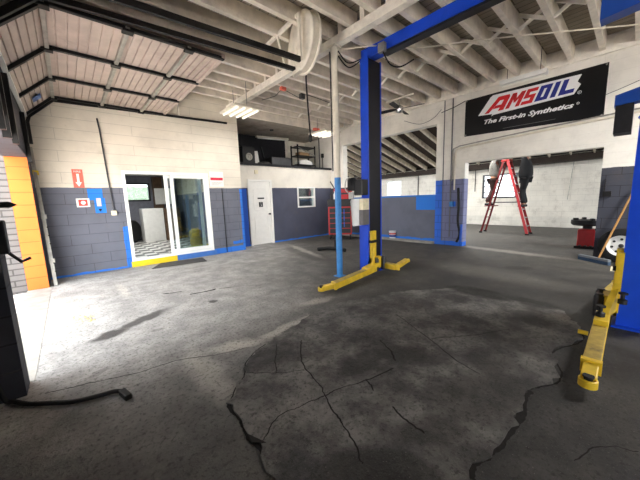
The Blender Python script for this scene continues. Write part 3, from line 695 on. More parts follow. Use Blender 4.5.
MB().prism([(4.07, .03, .18), (4.07, .03, .44), (4.02, .035, .40), (3.62, .09, .20)], (0, .05, 0)).build('gusset', m_yellow, CR_)
MB().beam((4.06, .045, .16), (4.06, .045, .78), .05, .05).build('upright_bar', m_yellow, CR_)
MB().obox((3.62, .115, .20), (.30, .10, .07), None, .008).build('arm_head', m_yellow, CR_)
arm((3.75, .12, .14), (2.72, .115, .13), flr(588, 381, .10), .10, .085)
arm((4.45, .15, .15), (5.4, .05, .13), (5.7, .0, .10), .12, .09)
for (x, y_, z) in ((3.60, .13, .29), (3.92, -.0, .36)):
    MB().lathe([(.01, 0), (.035, 0), (.035, .04), (.015, .05), (.015, .09), (.035, .095), (.035, .11), (.01, .11)], (x, y_, z-.06), (0, 0, 1), 14).build('arm_lock', m_black, CR_, smooth=True)
# brackets on the upper right column
bk = MB(); bk.prism([(4.02, .20, 2.16), (4.02, .20, 2.26), (4.02, .03, 2.30), (4.02, -.25, 2.36), (4.02, -.25, 2.22), (4.02, .06, 2.18)], (-.14, 0, 0)); BK = bk.build('side_bracket', m_liftblue2, cR); MB().box(3.88, 4.09, .075, .19, 1.92, 2.17).build('bracket_box', m_steel, BK)
bk = MB(); bk.prism([(4.09, .36, 2.98), (4.09, .36, 3.45), (4.09, -.25, 3.5), (4.09, -.25, 2.98), (4.09, .03, 3.02)], (-.16, 0, 0)); bk.build('top_bracket', m_liftblue2, cR)
MB().beam((4.06, .03, 2.08), (4.06, -.2, 1.95), .08, .05).build('bracket_brace', m_liftblue, cR)
b = MB(); pp = flr(578, 331, .03); q = flr(588, 333.5, .03); b.tube([pp, q], .022, 10); tag(b.build('yellow_pin', m_yellow, origin=pp, smooth=True), 'short yellow pin lying on the floor beside the right lift arm', 'pin')

# ---- cables
def wire(pts, r, mat, name, label, cat, k=6):
    b = MB(); P = smooth_path(pts, k); b.tube(P, r, 6); return tag(b.build(name, mat, origin=P[0]), label, cat)
wire([(3.65, 3.50, 3.85), (4.2, 3.1, 3.93), (4.9, 2.66, 3.95), (5.5, 1.96, 3.97), (6.34, 1.05, 3.99), (7.13, .18, 4.0), (7.4, -.3, 4.0)], .012, m_polewhite, 'hanging_cord', 'white cord strung across the joists from post to right wall', 'cord')
wire([(3.66, 3.5, 3.84), (3.9, 3.5, 3.72), (4.15, 3.42, 3.82)], .010, m_rubber, 'lift_cable', 'upper black cable looping from the post to the blue column', 'cable')
wire([(3.66, 3.5, 3.76), (3.9, 3.48, 3.64), (4.12, 3.40, 3.78)], .010, m_rubber, 'lift_cable', 'lower black cable sagging between the post and the blue column', 'cable')
P = [on(x, y_, 2, 3.95) for x, y_ in ((440, 20), (468, 8), (500, 0))]
wire([on(430, 26, 2, 4.0), on(446, 16, 2, 4.0), on(478, 3, 2, 4.0), on(500, -8, 2, 4.0)], .008, m_signred, 'air_line', 'thin red air line looped over the overhead blue beam', 'air line')
wire([on(605, 95, 0, 7.9), on(622, 88, 0, 7.9), on(640, 80, 0, 7.9), on(580, 78+23, 0, 7.9)][:3], .005, m_steel, 'loose_wire', 'thin loose wire on the white wall right of the banner', 'wire')
wire([on(262, 100, 2, 3.95), on(275, 96, 2, 3.9), on(283, 90, 2, 3.95), on(300, 98, 2, 3.85), on(307, 95, 2, 3.95), on(330, 103, 2, 3.9)], .008, m_steel, 'ceiling_wire', 'dark looping wire clipped under the joists near the hanging hose', 'wire')
b = MB(); c = on(283, 89, 2, 3.97); b.box(c.x-.07, c.x+.07, c.y-.04, c.y+.04, c.z-.03, c.z+.04, .01); tag(b.build('cord_plug_box', m_signpale, origin=c), 'small red cord plug box hung under the joists', 'plug box')
b = MB(); c = on(302, 96, 2, 3.95); b.box(c.x-.06, c.x+.06, c.y-.05, c.y+.05, c.z-.07, c.z+.05, .01); tag(b.build('junction_box', m_steel, origin=c), 'dark junction box under the joists behind the hanging hose', 'electric box')
b = MB(); c = on(316, 129.5, 2, 3.8); b.box(c.x-.10, c.x+.12, c.y-.06, c.y+.06, c.z-.04, c.z+.04, .01); tag(b.build('plug_box', m_signpale, origin=c), 'faded red box on the ceiling over the back corner light', 'plug box')

# ---- ceiling fan with dark blades
fc = Vector((6.95, 4.42, 3.74))
cf = thing('ceiling_fan', 'dark-bladed ceiling fan close under the joists behind the blue column', 'ceiling fan', fc)
MB().lathe([(.02, -.10), (.07, -.09), (.10, -.03), (.10, .05), (.04, .09), (.02, .10)], fc, (0, 0, 1), 18).build('motor_housing', m_chrome, cf, smooth=True); MB().tube([fc+Vector((0, 0, .08)), fc+Vector((0, 0, .31))], .015, 8).build('downrod', m_galv, cf)
for i in range(4):
    a = .25+i*PI/2; d = Vector((math.cos(a), math.sin(a), 0)); sd = Vector((-d.y, d.x, .25)).normalized()
    b = MB(); b.prism([fc+d*.10-sd*.03, fc+d*.22-sd*.06, fc+d*.62-sd*.07, fc+d*.64+sd*.05, fc+d*.22+sd*.06, fc+d*.10+sd*.03], (0, 0, .012)); b.build('blade', m_black, cf)
b = MB(); b.tube([on(386, 102.5, 2, 3.9), on(414, 93.5, 2, 3.9)], .022, 8); tag(b.build('ceiling_pipe', m_polewhite, origin=on(386, 102.5, 2, 3.9)), 'short white pipe under the joists just above the ceiling fan', 'pipe')
# ---- banner
BX = 7.985
bn = thing('wall_banner', 'large black vinyl banner with red, white and blue lettering on the white wall', 'banner', (BX, 1.83, 2.9))
bTL, bTR, bBL, bBR = [on(x, y_, 0, BX) for x, y_ in ((465.8, 100.8), (609.5, 62), (464.6, 136.8), (603.6, 116.4))]
b = MB(); N, K = 26, 10; gr = []
for i in range(N+1):
    col = []
    for j in range(K+1):
        u, v = i/N, j/K; p = (bBL*(1-u)+bBR*u)*(1-v)+(bTL*(1-u)+bTR*u)*v
        w = .006*math.sin(9*u+4*v)*math.exp(-3*u)+.010*math.exp(-((u-.25+.35*v)**2)/.004)*(1-v)
        col.append(b.bm.verts.new((BX-.004-w*.9, p.y, p.z)))
    gr.append(col)
for i in range(N):
    for j in range(K): b.bm.faces.new((gr[i][j], gr[i+1][j], gr[i+1][j+1], gr[i][j+1]))
sheet = b.build('vinyl_sheet', m_banner, bn, smooth=True)
def zp(x, y_, X): 
    p = on(x, y_, 0, BX); return Vector((X, p.y, p.z))
def cpx(x, y_): return (475+x/5.333, 70+y_/5.333)
PR = BX-.022
out = [cpx(*q) for q in ((18, 247), (78, 158), (84, 148), (98, 136), (572, 22), (548, 62), (566, 76), (528, 131), (100, 240), (88, 248), (94, 236))]
b = MB(); b.prism([zp(*q, PR) for q in out], (.004, 0, 0)); b.build('logo_outline', m_bwhite, bn, label='white outline of the lettering')
lbl, lbr, ltl, ltr = [zp(*cpx(*q), PR-.003) for q in ((58, 236), (524, 120), (106, 150), (556, 36))]
def ST(s, t):
    return (lbl*(1-s)+lbr*s)*(1-t)+(ltl*(1-s)+ltr*s)*t
def glyph(name, polys, mat):
    """each polygon is a list of (s,t); convex or simple outlines, joined in one mesh"""
    b = MB()
    for pl_ in polys: b.prism([ST(*q) for q in pl_], (.003, 0, 0))
    b.build(name, mat, bn)
def stroke(x0, x1, y0, y1): return [(x0, y0), (x1, y0), (x1, y1), (x0, y1)]
# A (swept), M, S in red; O, I, L in blue
glyph('letter_a', [[(-.015, 0), (.045, .0), (.105, .62), (.125, 1), (.06, 1), (.045, .8)], [(.125, 1), (.105, .72), (.165, .72), (.165, 0), (.235, 0), (.232, .85), (.21, 1)], [(.07, .22), (.165, .22), (.165, .42), (.09, .42)]], m_bred)
glyph('letter_m', [stroke(.255, .305, 0, .98), stroke(.375, .425, 0, .98), [(.255, .98), (.31, .98), (.345, .55), (.335, .28)], [(.425, .98), (.37, .98), (.335, .55), (.345, .28)]], m_bred)
glyph('letter_s', [stroke(.44, .575, 0, .22), stroke(.525, .575, .22, .44), stroke(.44, .575, .40, .60), stroke(.44, .49, .60, .80), stroke(.44, .575, .78, 1.0)], m_bred)
glyph('letter_o', [stroke(.60, .735, 0, .22), stroke(.60, .735, .78, 1), stroke(.60, .652, .22, .78), stroke(.683, .735, .22, .78)], m_bblue)
glyph('letter_i', [stroke(.765, .82, 0, 1)], m_bblue)
glyph('letter_l', [stroke(.85, .905, 0, 1), stroke(.905, 1.0, 0, .26)], m_bblue)
def text_mesh(txt, name, mat, parent, p0, p1, h, shear=.0, bold=.0, X=None, normal='-x'):
    cu = bpy.data.curves.new(name, 'FONT'); cu.body = txt; cu.size = 1; cu.shear = shear; cu.offset = bold; cu.extrude = .01; cu.resolution_u = 2
    o = bpy.data.objects.new(name, cu); C.objects.link(o); dg = bpy.context.evaluated_depsgraph_get(); dg.update()
    me = bpy.data.meshes.new_from_object(o.evaluated_get(dg)); C.objects.unlink(o); bpy.data.objects.remove(o)
    xs = [v.co.x for v in me.vertices]; ysn = [v.co.y for v in me.vertices]
    x0, x1 = min(xs), max(xs); y0 = 0.0; hh = .73
    p0, p1 = Vector(p0), Vector(p1); d = (p1-p0); up = Vector((0, 0, 1)); nr = d.normalized().cross(up)
    base = Vector((0, 0, 0)); q = parent
    while q is not None: base = base+q.location; q = q.parent
    for v in me.vertices:
        v.co = p0 + d*((v.co.x-x0)/(x1-x0)) + up*(v.co.y/hh*h) + nr*(v.co.z*.2) - base
    me.materials.clear(); me.materials.append(mat)
    ob = bpy.data.objects.new(name, me); C.objects.link(ob); ob.parent = parent; return ob
text_mesh('The First-in Synthetics', 'slogan_text', m_bwhite, bn, zp(*cpx(50, 290), PR), zp(*cpx(528, 200), PR), .10, .35, .035)
for (x, y_), r in (((558, 120), .035), ((550, 178), .026)):
    c = zp(*cpx(x, y_), PR); b = MB(); b.tube(arc(c, r*.8, 0, 2*PI, 16, (0, 1, 0), (0, 0, 1)), r*.14, 5); mk = b.build('registered_mark', m_bwhite, bn)
    text_mesh('R', 'mark_letter', m_bwhite, mk, c+Vector((0, r*.35, -r*.42)), c+Vector((0, -r*.35, -r*.42)), r*.85)
b = MB(); b.beam(zp(*cpx(150, 312), PR), zp(*cpx(430, 262), PR), .004, .008); b.build('fine_print_line', m_greyline, bn)
for q in (bTL, bTR, bBL, bBR):
    b = MB(); b.lathe([(.005, 0), (.016, 0), (.016, .008), (.005, .008)], (BX-.02, q.y+(.03 if q is bTR or q is bBR else -.03), q.z+(-.03 if q is bTL or q is bTR else .03)), (1, 0, 0), 10); b.build('grommet', m_galv, bn)

# ---- conduits on the pillar and header
def pipe(pts, r, mat, label, name='conduit_pipe', cat='pipe'):
    b = MB(); b.tube(pts, r, 8); return tag(b.build(name, mat, origin=pts[0], smooth=True), label, cat)
X9 = XB-.03
pa = [Vector((X9, 3.34, 1.55)), Vector((X9, 3.34, 2.52))]+[Vector((X9, 3.34-.12*(1-math.cos(a)), 2.52+.12*math.sin(a))) for a in [PI/2*i/5 for i in range(1, 6)]]+[Vector((X9, 1.89, 2.72)), Vector((X9, .05, 2.80)), Vector((X9, -1.2, 2.85))]
pipe(pa, .022, m_polewhite, 'white conduit bending off the pillar and along the header over the ladder opening')
pa2 = [p+Vector((0, .07 if p.z < 2.6 else 0, .06 if p.z > 2.5 else 0)) for p in pa[1:]]
pipe([Vector((X9, 3.41, 1.8))]+pa2, .014, m_galv, 'thinner grey conduit running just above the white header conduit')
m_gpipe = M_('grey painted pipe', (108, 108, 112), .6)
pipe([(X9, 3.66, .13), (X9, 3.66, 3.95)], .012, m_gpipe, 'dark thin vertical pipe on the left edge of the blue pillar')
pipe([(X9, 3.44, .25), (X9, 3.44, 3.95)], .016, m_gpipe, 'dark vertical pipe down the middle of the block pillar')
b = MB().box(XB-.07, XB-.002, 3.36, 3.45, 1.10, 1.24, .01); tag(b.build('switch_box', m_bluepole, origin=(XB-.035, 3.4, 1.1)), 'small blue switch box on the block pillar', 'electric box')
wire([(X9-.01, 3.23, 1.6), (X9-.02, 3.20, 1.1), (X9-.06, 3.19, .7), (X9-.04, 3.14, .35), (X9-.03, 3.22, .12)], .03, m_rubber, 'air_hose', 'thick black hose coil hanging on the right edge of the pillar', 'hose')
wire([(X9-.10, 3.08, .62), (X9-.12, 3.07, .45), (X9-.09, 3.10, .15)], .03, m_bluetool, 'air_hose', 'blue hose hanging low beside the black pillar hose', 'hose')
wire([(X9, 4.9, 3.7), (X9, 4.4, 3.50), (X9, 4.0, 3.56), (X9, 3.75, 3.75)], .006, m_steel, 'wall_wire', 'thin dark wire sagging across the white header beside the pillar', 'wire')
pipe([(X9, 3.13, 3.80), (X9, 3.4, 3.72), (X9, 3.75, 3.66)], .010, m_steel, 'thin pipe across the top of the pillar left of the banner')
b = MB().box(XB-.06, XB-.002, .32, .44, 1.28, 1.38); tag(b.build('electric_box', m_blackmetal, origin=(XB-.03, .38, 1.28)), 'small black box on the dark pillar edge beside the ladder opening', 'electric box')
b = MB().tube([(XB-.03, .42, 1.36), (XB-.03, .42, 1.62)], .012, 6); tag(b.build('conduit_pipe', m_blackmetal, origin=(XB-.03, .42, 1.36)), 'short black pipe stub above the box on the dark pillar', 'pipe')
# far-bay pipes
pipe([(XF-.04, 1.75, 1.1), (XF-.04, 1.65, 2.62)], .013, m_galv, 'thin vertical pipe on the far white block wall right of the ladder')
pipe([(XF-.04, 5.1, 1.55), (XF-.04, 5.1, 2.62)], .018, m_steel, 'dark vertical pipe on the far wall left of the barred window')
pipe([(XF-.04, 3.3, 2.50), (XF-.04, .5, 2.54)], .014, m_galv, 'horizontal pipe along the top of the far white wall')
pipe([(XF-.04, 8.0, 1.3), (XF-.04, 8.0, 2.6)], .022, m_steel, 'dark vertical pipe on the far wall beside the window over the half wall')

# ---- left wall fittings
wl = YL-.012
pipe([(.70, YL-.03, 3.25), (.72, YL-.03, 3.0), (.775, YL-.03, 1.30)], .014, m_steel, 'thin dark conduit running down the left wall to a small box')
b = MB().box(.725, .825, YL-.06, YL-.002, 1.22, 1.32, .008); tag(b.build('outlet_box', m_cream, origin=(.775, YL-.03, 1.22)), 'small cream outlet box at the foot of the left wall conduit', 'electric box')
sg = thing('fire_sign', 'narrow faded red arrow sign high on the white part of the left wall', 'sign', (.255, YL, 1.8))
b = MB().box(.17, .34, wl, YL-.002, 1.82, 2.19); b.build('sign_plate', m_signpale, sg)
b = MB(); b.prism([(.235, wl-.003, 2.10), (.275, wl-.003, 2.10), (.275, wl-.003, 1.93), (.305, wl-.003, 1.93), (.255, wl-.003, 1.84), (.205, wl-.003, 1.93), (.235, wl-.003, 1.93)], (0, .003, 0)); b.build('arrow', m_paper, sg)
text_mesh('FIRE', 'sign_text', m_paper, sg, (.20, wl-.002, 2.125), (.31, wl-.002, 2.125), .04)
sg = thing('extinguisher_sign', 'white sign with a red square on the grey left wall', 'sign', (.30, YL, 1.4))
MB().box(.17, .385, wl, YL-.002, 1.42, 1.60).build('sign_plate', m_paper, sg)
b = MB().box(.205, .35, wl-.003, wl, 1.445, 1.575); b.build('red_square', m_signred, sg); MB().lathe([(.01, 0), (.04, 0), (.04, .003), (.01, .003)], (.28, wl-.006, 1.51), (0, 1, 0), 14).build('pictogram', m_paper, sg)
b = MB().box(.50, .575, wl, YL-.002, 1.43, 1.60); tag(b.build('paper_tag', M_('pink paper', (232, 206, 226), .7), origin=(.54, YL, 1.43)), 'small pale pink paper tag on the blue paint patch', 'paper')
b = MB(); b.box(.52, .57, wl-.01, YL-.002, 1.34, 1.37); b.box(.53, .55, wl-.02, wl, 1.32, 1.36); tag(b.build('wall_hook', m_black, origin=(.54, YL, 1.34)), 'little black hook on the blue paint patch', 'hook')
sg = thing('warning_sign', 'white notice with a red band on the wall right of the glass door', 'sign', (3.1, YL, 1.8)); MB().box(2.96, 3.34, wl, YL-.002, 1.86, 2.26).build('sign_plate', m_paper, sg); MB().box(2.98, 3.32, wl-.003, wl, 2.03, 2.10).build('red_band', M_('notice red', (206, 40, 66), .5), sg)
for i in range(3): MB().box(3.0, 3.30-.05*i, wl-.003, wl, 1.96-.03*i, 1.967-.03*i).build('fine_print_line', m_greyline, sg)
pipe([(3.28, YL-.02, .02), (3.27, YL-.02, 1.82)], .010, m_blackmetal, 'thin black pipe down the grey wall right of the glass door')
b = MB(); c = Vector((1.9, 7.1, 0)); b.prism([(1.26, 7.08, .003), (2.42, 6.92, .003), (2.50, 7.45, .003), (1.55, 7.58, .003)], (0, 0, .012)); tag(b.build('door_mat', m_mat, origin=c), 'dark flat rubber mat on the floor before the glass door', 'mat')
b = MB().box(4.60, 4.72, 8.17, 8.199, 2.30, 2.42, .008); tag(b.build('door_chime', m_cream, origin=(4.66, 8.19, 2.3)), 'small cream chime box on the wall above the white door', 'box')

# ---- office contents seen through the glass
c0 = flr(146, 242.5, .02); c1 = flr(160, 242.0, .02)
b = MB(); b.box(c0.x, c0.x+.72, c0.y, c0.y+.62, .02, 1.30, .02); tag(b.build('white_cabinet', m_whiteplastic, origin=(c0.x+.36, c0.y+.3, .02)), 'tall white cabinet behind the open side of the glass door', 'cabinet')
b = MB().box(c0.x+.74, c0.x+1.30, c0.y-.05, c0.y+.5, .02, 1.28, .01); tag(b.build('wood_partition', m_brownpanel, origin=(c0.x+1.0, c0.y+.2, .02)), 'brown timber counter front inside the office beside the white cabinet', 'counter')
b = MB().box(c0.x+.62, c0.x+.95, OB_Y-.25, OB_Y-.005, .02, 2.55); tag(b.build('brick_pillar', m_brownpanel, origin=(c0.x+.78, OB_Y-.1, .02)), 'narrow brown pillar at the back of the office by its window', 'pillar')
tc_ = flr(133.5, 242.5, .02)
b = MB(); b.lathe([(.25, -.13), (.37, -.14), (.425, -.09), (.425, .09), (.37, .14), (.25, .13)], (tc_.x, tc_.y, .446), (.75, -.66, 0), 30)
ty = tag(b.build('spare_tyre', m_tyre, origin=(tc_.x, tc_.y, .02), smooth=True), 'large black tyre standing inside the glass door', 'tyre')
b = MB(); b.lathe([(.02, 0), (.17, 0), (.19, .1), (.19, .5), (.12, .56), (.02, .56)], (3.12, 9.75, .02), (0, 0, 1), 20); tag(b.build('oil_drum', m_yellowtop, origin=(3.12, 9.75, .02), smooth=True), 'dull yellow drum standing on the checkered office floor', 'drum')
wire([Vector((3.05+.42*math.cos(a)*(1+.04*i/30), 9.0+.42*math.sin(a), .05+.02*(i/26))) for i, a in enumerate([2*PI*j/13 for j in range(30)])], .022, m_yhose, 'hose_coil', 'yellow hose coiled on the checkered office floor', 'hose', 3)
b = MB(); b.box(2.75, 3.5, OB_Y-.3, OB_Y-.005, 1.45, 2.1, .01); tag(b.build('wall_cupboard', m_whiteplastic, origin=(3.1, OB_Y-.1, 1.45)), 'pale cupboard on the back office wall', 'cupboard')

fixture((1.5, 10.6), .3, 1.2, 2.5, 'added fluorescent batten brightening the office behind the glass door', True, 2, True, power=20, top=2.6)  # lamp added to brighten the office
fixture((10.6, 3.6), .3, 1.2, 3.35, 'added fluorescent batten hidden in the far bay behind the header', True, 2, True, power=20, top=3.55)  # hidden lamp added to brighten the far bay
fixture((11.6, 5.1), .3, .9, 3.2, 'added fluorescent batten hidden in the far bay behind the block pillar', True, 2, True, power=40, top=3.4)  # second added lamp for the far bay, out of sight
# ---- loft clutter
LZ = LO+.07
sb = thing('speaker_box', 'black speaker box at the left end of the loft', 'speaker', (4.62, 8.75, LZ)); MB().box(4.42, 4.86, 8.55, 8.95, LZ, LZ+.58, .015).build('cabinet', m_black, sb); MB().lathe([(.02, 0), (.11, 0), (.12, -.015), (.09, -.02), (.05, .01), (.02, -.01)], (4.64, 8.548, LZ+.25), (0, 1, 0), 20).build('speaker_cone', m_galv, sb, smooth=True)
b = MB(); b.obox((4.98, 8.75, LZ+.24), (.24, .05, .48), Matrix.Rotation(-.12, 3, 'Y'), .005); tag(b.build('white_board', m_paper, origin=(4.98, 8.75, LZ)), 'white board leaning beside the loft speaker box', 'board')
b = MB(); b.sphere((5.28, 8.62, LZ+.06), .2, (1.1, .6, .45)); b.sphere((5.12, 8.62, LZ+.05), .15, (1, .6, .5)); tag(b.build('cloth_bag', m_mat, origin=(5.2, 8.62, LZ), smooth=True), 'grey crumpled cloth bag on the loft ledge', 'bag')
b = MB(); b.obox((6.0, 8.9, LZ+.17), (.85, .5, .34), None, .02); tag(b.build('storage_bin', m_steel, origin=(6.0, 8.9, LZ)), 'wide dark grey bin in the middle of the loft', 'bin')
b = MB(); b.beam((5.50, 8.9, LZ), (5.44, 9.1, LZ+.72), .05, .03); tag(b.build('wooden_lath', m_steel, origin=(5.62, 8.9, LZ)), 'thin grey lath leaning up in the loft', 'lath')
rk = thing('storage_rack', 'dark metal rack at the right end of the loft', 'rack', (7.05, 8.75, LZ))
for x in (6.66, 7.50):
    for yy in (8.55, 8.95): MB().box(x-.02, x+.02, yy-.02, yy+.02, LZ, LZ+.85).build('upright', m_blackmetal, rk)
for z in (.12, .45, .78): MB().box(6.64, 7.52, 8.53, 8.97, LZ+z-.015, LZ+z+.015).build('shelf', m_blackmetal, rk)
MB().beam((6.66, 8.54, LZ+.75), (7.5, 8.54, LZ+.48), .03, .03).build('brace', m_galv, rk)
b = MB(); b.prism([(6.78, 8.6, LZ+.137), (7.40, 8.6, LZ+.137), (7.40, 8.6, LZ+.25), (7.1, 8.6, LZ+.34), (6.78, 8.6, LZ+.27)], (0, .3, 0)); tag(b.build('white_box', m_paper, origin=(7.1, 8.75, LZ+.137)), 'white box on the lower shelf of the loft rack', 'box')
b = MB().box(6.8, 7.3, 8.62, 8.88, LZ+.467, LZ+.6, .01); tag(b.build('cardboard_box', m_box, origin=(7.05, 8.75, LZ+.467)), 'flat brown box on the middle shelf of the loft rack', 'box')
ls = thing('lamp_stand', 'small black stand on the loft ledge against the white wall', 'stand', (7.86, 8.5, LZ)); MB().tube([(7.86, 8.5, LZ), (7.86, 8.5, LZ+.5)], .014, 8).build('pole', m_blackmetal, ls); MB().box(7.80, 7.92, 8.44, 8.56, LZ, LZ+.02).build('base', m_blackmetal, ls); MB().box(7.82, 7.9, 8.46, 8.54, LZ+.44, LZ+.6, .01).build('head', m_blackmetal, ls)
pipe([(7.62, 8.42, LZ), (7.62, 8.42, 3.86)], .02, m_steel, 'dark pipe standing on the loft ledge up to the ceiling')
wire([(4.25, 8.5, 3.6), (4.05, 8.6, 3.3), (4.2, 8.6, 3.0), (4.1, 8.7, 3.1)], .012, m_galv, 'loft_cable', 'loose grey cable loop hanging at the dark end of the loft', 'cable')
MBb = MB()
smk = MB().lathe([(.02, 0), (.07, 0), (.06, -.035), (.02, -.04)], (5.6, 8.6, 3.86), (0, 0, 1), 16); tag(smk.build('smoke_alarm', m_steel, origin=(5.6, 8.6, 3.86), smooth=True), 'small round dark alarm on the loft ceiling', 'alarm')

# ---- tool cart and things beside it
tc0 = Vector((7.20, 6.92, 0))
tc = thing('tool_cart', 'red roller tool cart with black drawers behind the post', 'tool cart', tc0)
def tbox(x0, x1, y0, y1, z0, z1, nm, mat, par=tc, bev=.006): return MB().box(tc0.x+x0, tc0.x+x1, tc0.y+y0, tc0.y+y1, z0, z1, bev).build(nm, mat, par)
cab = tbox(-.20, .25, -.42, .48, .14, .90, 'cabinet', m_red)
for j in range(2):
    for i in range(5):
        d = tbox(-.225, -.20, -.38+.44*j, -.02+.44*j, .18+.14*i, .30+.14*i, 'drawer', m_black, cab); tbox(-.245, -.225, -.32+.44*j, -.08+.44*j, .26+.14*i, .275+.14*i, 'drawer_pull', m_galv if i % 2 else m_bluetool, d, 0) if False else None
tr = tbox(-.24, .25, -.44, .50, .96, 1.10, 'tray', m_black); tbox(-.22, .22, -.42, .48, .90, .96, 'tray_support', m_black); tbox(-.20, .2, -.40, .1, 1.10, 1.22, 'top_chest', m_red)
for sx in (-.15, .2):
    for sy in (-.36, .42): MB().lathe([(.02, -.02), (.06, -.02), (.06, .02), (.02, .02)], tc0+Vector((sx, sy, .06)), (0, 1, 0), 14).build('caster', m_rubber, tc); MB().box(tc0.x+sx-.02, tc0.x+sx+.02, tc0.y+sy-.03, tc0.y+sy+.03, .10, .14).build('caster_fork', m_steel, tc)
for i in range(3):
    b = MB(); z0 = .35+.17*i; b.beam(tc0+Vector((-.25, -.14, z0)), tc0+Vector((-.25, -.14, z0+.14)), .035, .035, bev=.006); tag(b.build('screwdriver', m_bluetool, origin=tc0+Vector((-.25, -.14, z0))), ['blue handle clipped lowest on the front of the tool cart', 'blue handle clipped mid-height on the front of the tool cart', 'blue handle clipped highest on the front of the tool cart'][i], 'tool')
fj = thing('floor_jack', 'red jack head lying across the top of the tool cart', 'jack', tc0+Vector((0, -.2, 1.22))); MB().beam(tc0+Vector((-.1, -.45, 1.30)), tc0+Vector((-.05, .25, 1.34)), .12, .10, bev=.015).build('body', m_red, fj); MB().lathe([(.02, 0), (.07, 0), (.07, .05), (.03, .06)], tc0+Vector((-.08, -.3, 1.35)), (0, 0, 1), 14).build('saddle', m_steel, fj, smooth=True); MB().tube([tc0+Vector((-.05, .2, 1.36)), tc0+Vector((-.05, .38, 1.58))], .018, 8).build('handle', m_black, fj); MB().box(tc0.x-.13, tc0.x-.03, tc0.y-.4, tc0.y-.1, 1.222, 1.26).build('foot', m_steel, fj)
for i, (yy, mm, lb) in enumerate(((.22, m_whiteplastic, 'white spray bottle standing on the tool cart tray'), (.36, m_steel, 'dark oil bottle standing at the left end of the tool cart tray'))):
    b = MB(); b.lathe([(.01, 0), (.045, 0), (.045, .13), (.015, .17), (.015, .22), (.005, .22)], tc0+Vector((-.1, yy, 1.10)), (0, 0, 1), 14); tag(b.build('bottle', mm, origin=tc0+Vector((-.1, yy, 1.10)), smooth=True), lb, 'bottle')
for o in list(C.objects):
    if o.parent is None and (o is tc or o is fj or o.name.split('.')[0] in ('screwdriver', 'bottle')):
        v = o.location-tc0; a = math.radians(40); v = Vector((v.x*.9, v.y*.9, v.z*1.28))
        o.location = tc0+Vector((v.x*math.cos(a)-v.y*math.sin(a), v.x*math.sin(a)+v.y*math.cos(a), v.z)); o.rotation_euler = (0, 0, a); o.scale = (.9, .9, 1.28)
# bucket
bc = on(392.5, 234, 0, 7.97); bc.z = .07
bk = thing('paint_bucket', 'small white pail with blue and red label by the half wall', 'bucket', bc)
MB().lathe([(.02, .0), (.095, .0), (.115, .21), (.12, .215), (.12, .235), (.02, .233)], bc, (0, 0, 1), 22).build('pail', m_pail, bk, smooth=True); MB().lathe([(.099, .04), (.104, .04), (.111, .11), (.106, .11)], bc, (0, 0, 1), 22).build('label_band', m_lblue, bk); MB().lathe([(.107, .13), (.112, .13), (.115, .17), (.110, .17)], bc, (0, 0, 1), 22).build('label_band', m_signred, bk)
b = MB(); P = [flr(318, 251), flr(328, 250), flr(338, 250.5), flr(345, 252)]; P = [p+Vector((0, 0, .05)) for p in P]; b.tube(smooth_path(P), .05, 8); tag(b.build('black_bar', m_rubber, origin=P[0], smooth=True), 'black bar lying on the floor behind the foot of the post', 'bar')
b = MB(); p = flr(336, 249); b.lathe([(.01, 0), (.05, 0), (.05, .3), (.07, .31), (.07, .36), (.03, .40), (.01, .4)], p*.98, (0, 0, 1), 12); tag(b.build('jack_stand', m_blackmetal, origin=p*.98, smooth=True), 'dark jack stand on the floor just left of the post foot', 'jack stand')

# ---- ladder
LXa, LXb = 11.38, 11.86
ap = Vector((0, 3.10, 2.50))
ld = thing('step_ladder', 'red fibreglass stepladder standing open in the far bay', 'ladder', (11.6, 3.05, 0))
for x, sg_ in ((LXa, -1), (LXb, 1)):
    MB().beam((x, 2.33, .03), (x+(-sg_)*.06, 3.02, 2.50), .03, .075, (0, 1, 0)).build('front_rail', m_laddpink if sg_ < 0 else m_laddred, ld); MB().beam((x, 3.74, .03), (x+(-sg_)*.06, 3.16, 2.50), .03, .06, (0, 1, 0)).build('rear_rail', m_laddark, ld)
for i in range(1, 9):
    z = i*.285; t = z/2.5; y_ = 2.33+(3.02-2.33)*t; MB().box(LXa+.02+.04*t, LXb-.02-.04*t, y_-.04, y_+.05, z-.015, z+.015).build('step', m_alu, ld)
    y_ = 3.74-(3.74-3.16)*t
    if i % 2 or i < 4: MB().tube([(LXa+.04*t, y_, z), (LXb-.04*t, y_, z)], .014, 8).build('rung', m_laddark, ld)
MB().box(LXa+.04, LXb-.04, 2.97, 3.22, 2.50, 2.57, .01).build('top_cap', m_laddred, ld)
for x in (LXa, LXb):
    MB().box(x-.03, x+.03, 2.27, 2.38, 0, .05).build('foot', m_black, ld); MB().box(x-.03, x+.03, 3.70, 3.80, 0, .05).build('foot', m_black, ld)
    MB().beam((x, 2.66, 1.1), (x, 3.46, 1.1), .006, .02).build('spreader', m_steel, ld)
b = MB().box(LXa-.03, LXb+.03, 3.36, 3.66, .97, .995); b.build('standing_plank', m_laddark, ld)

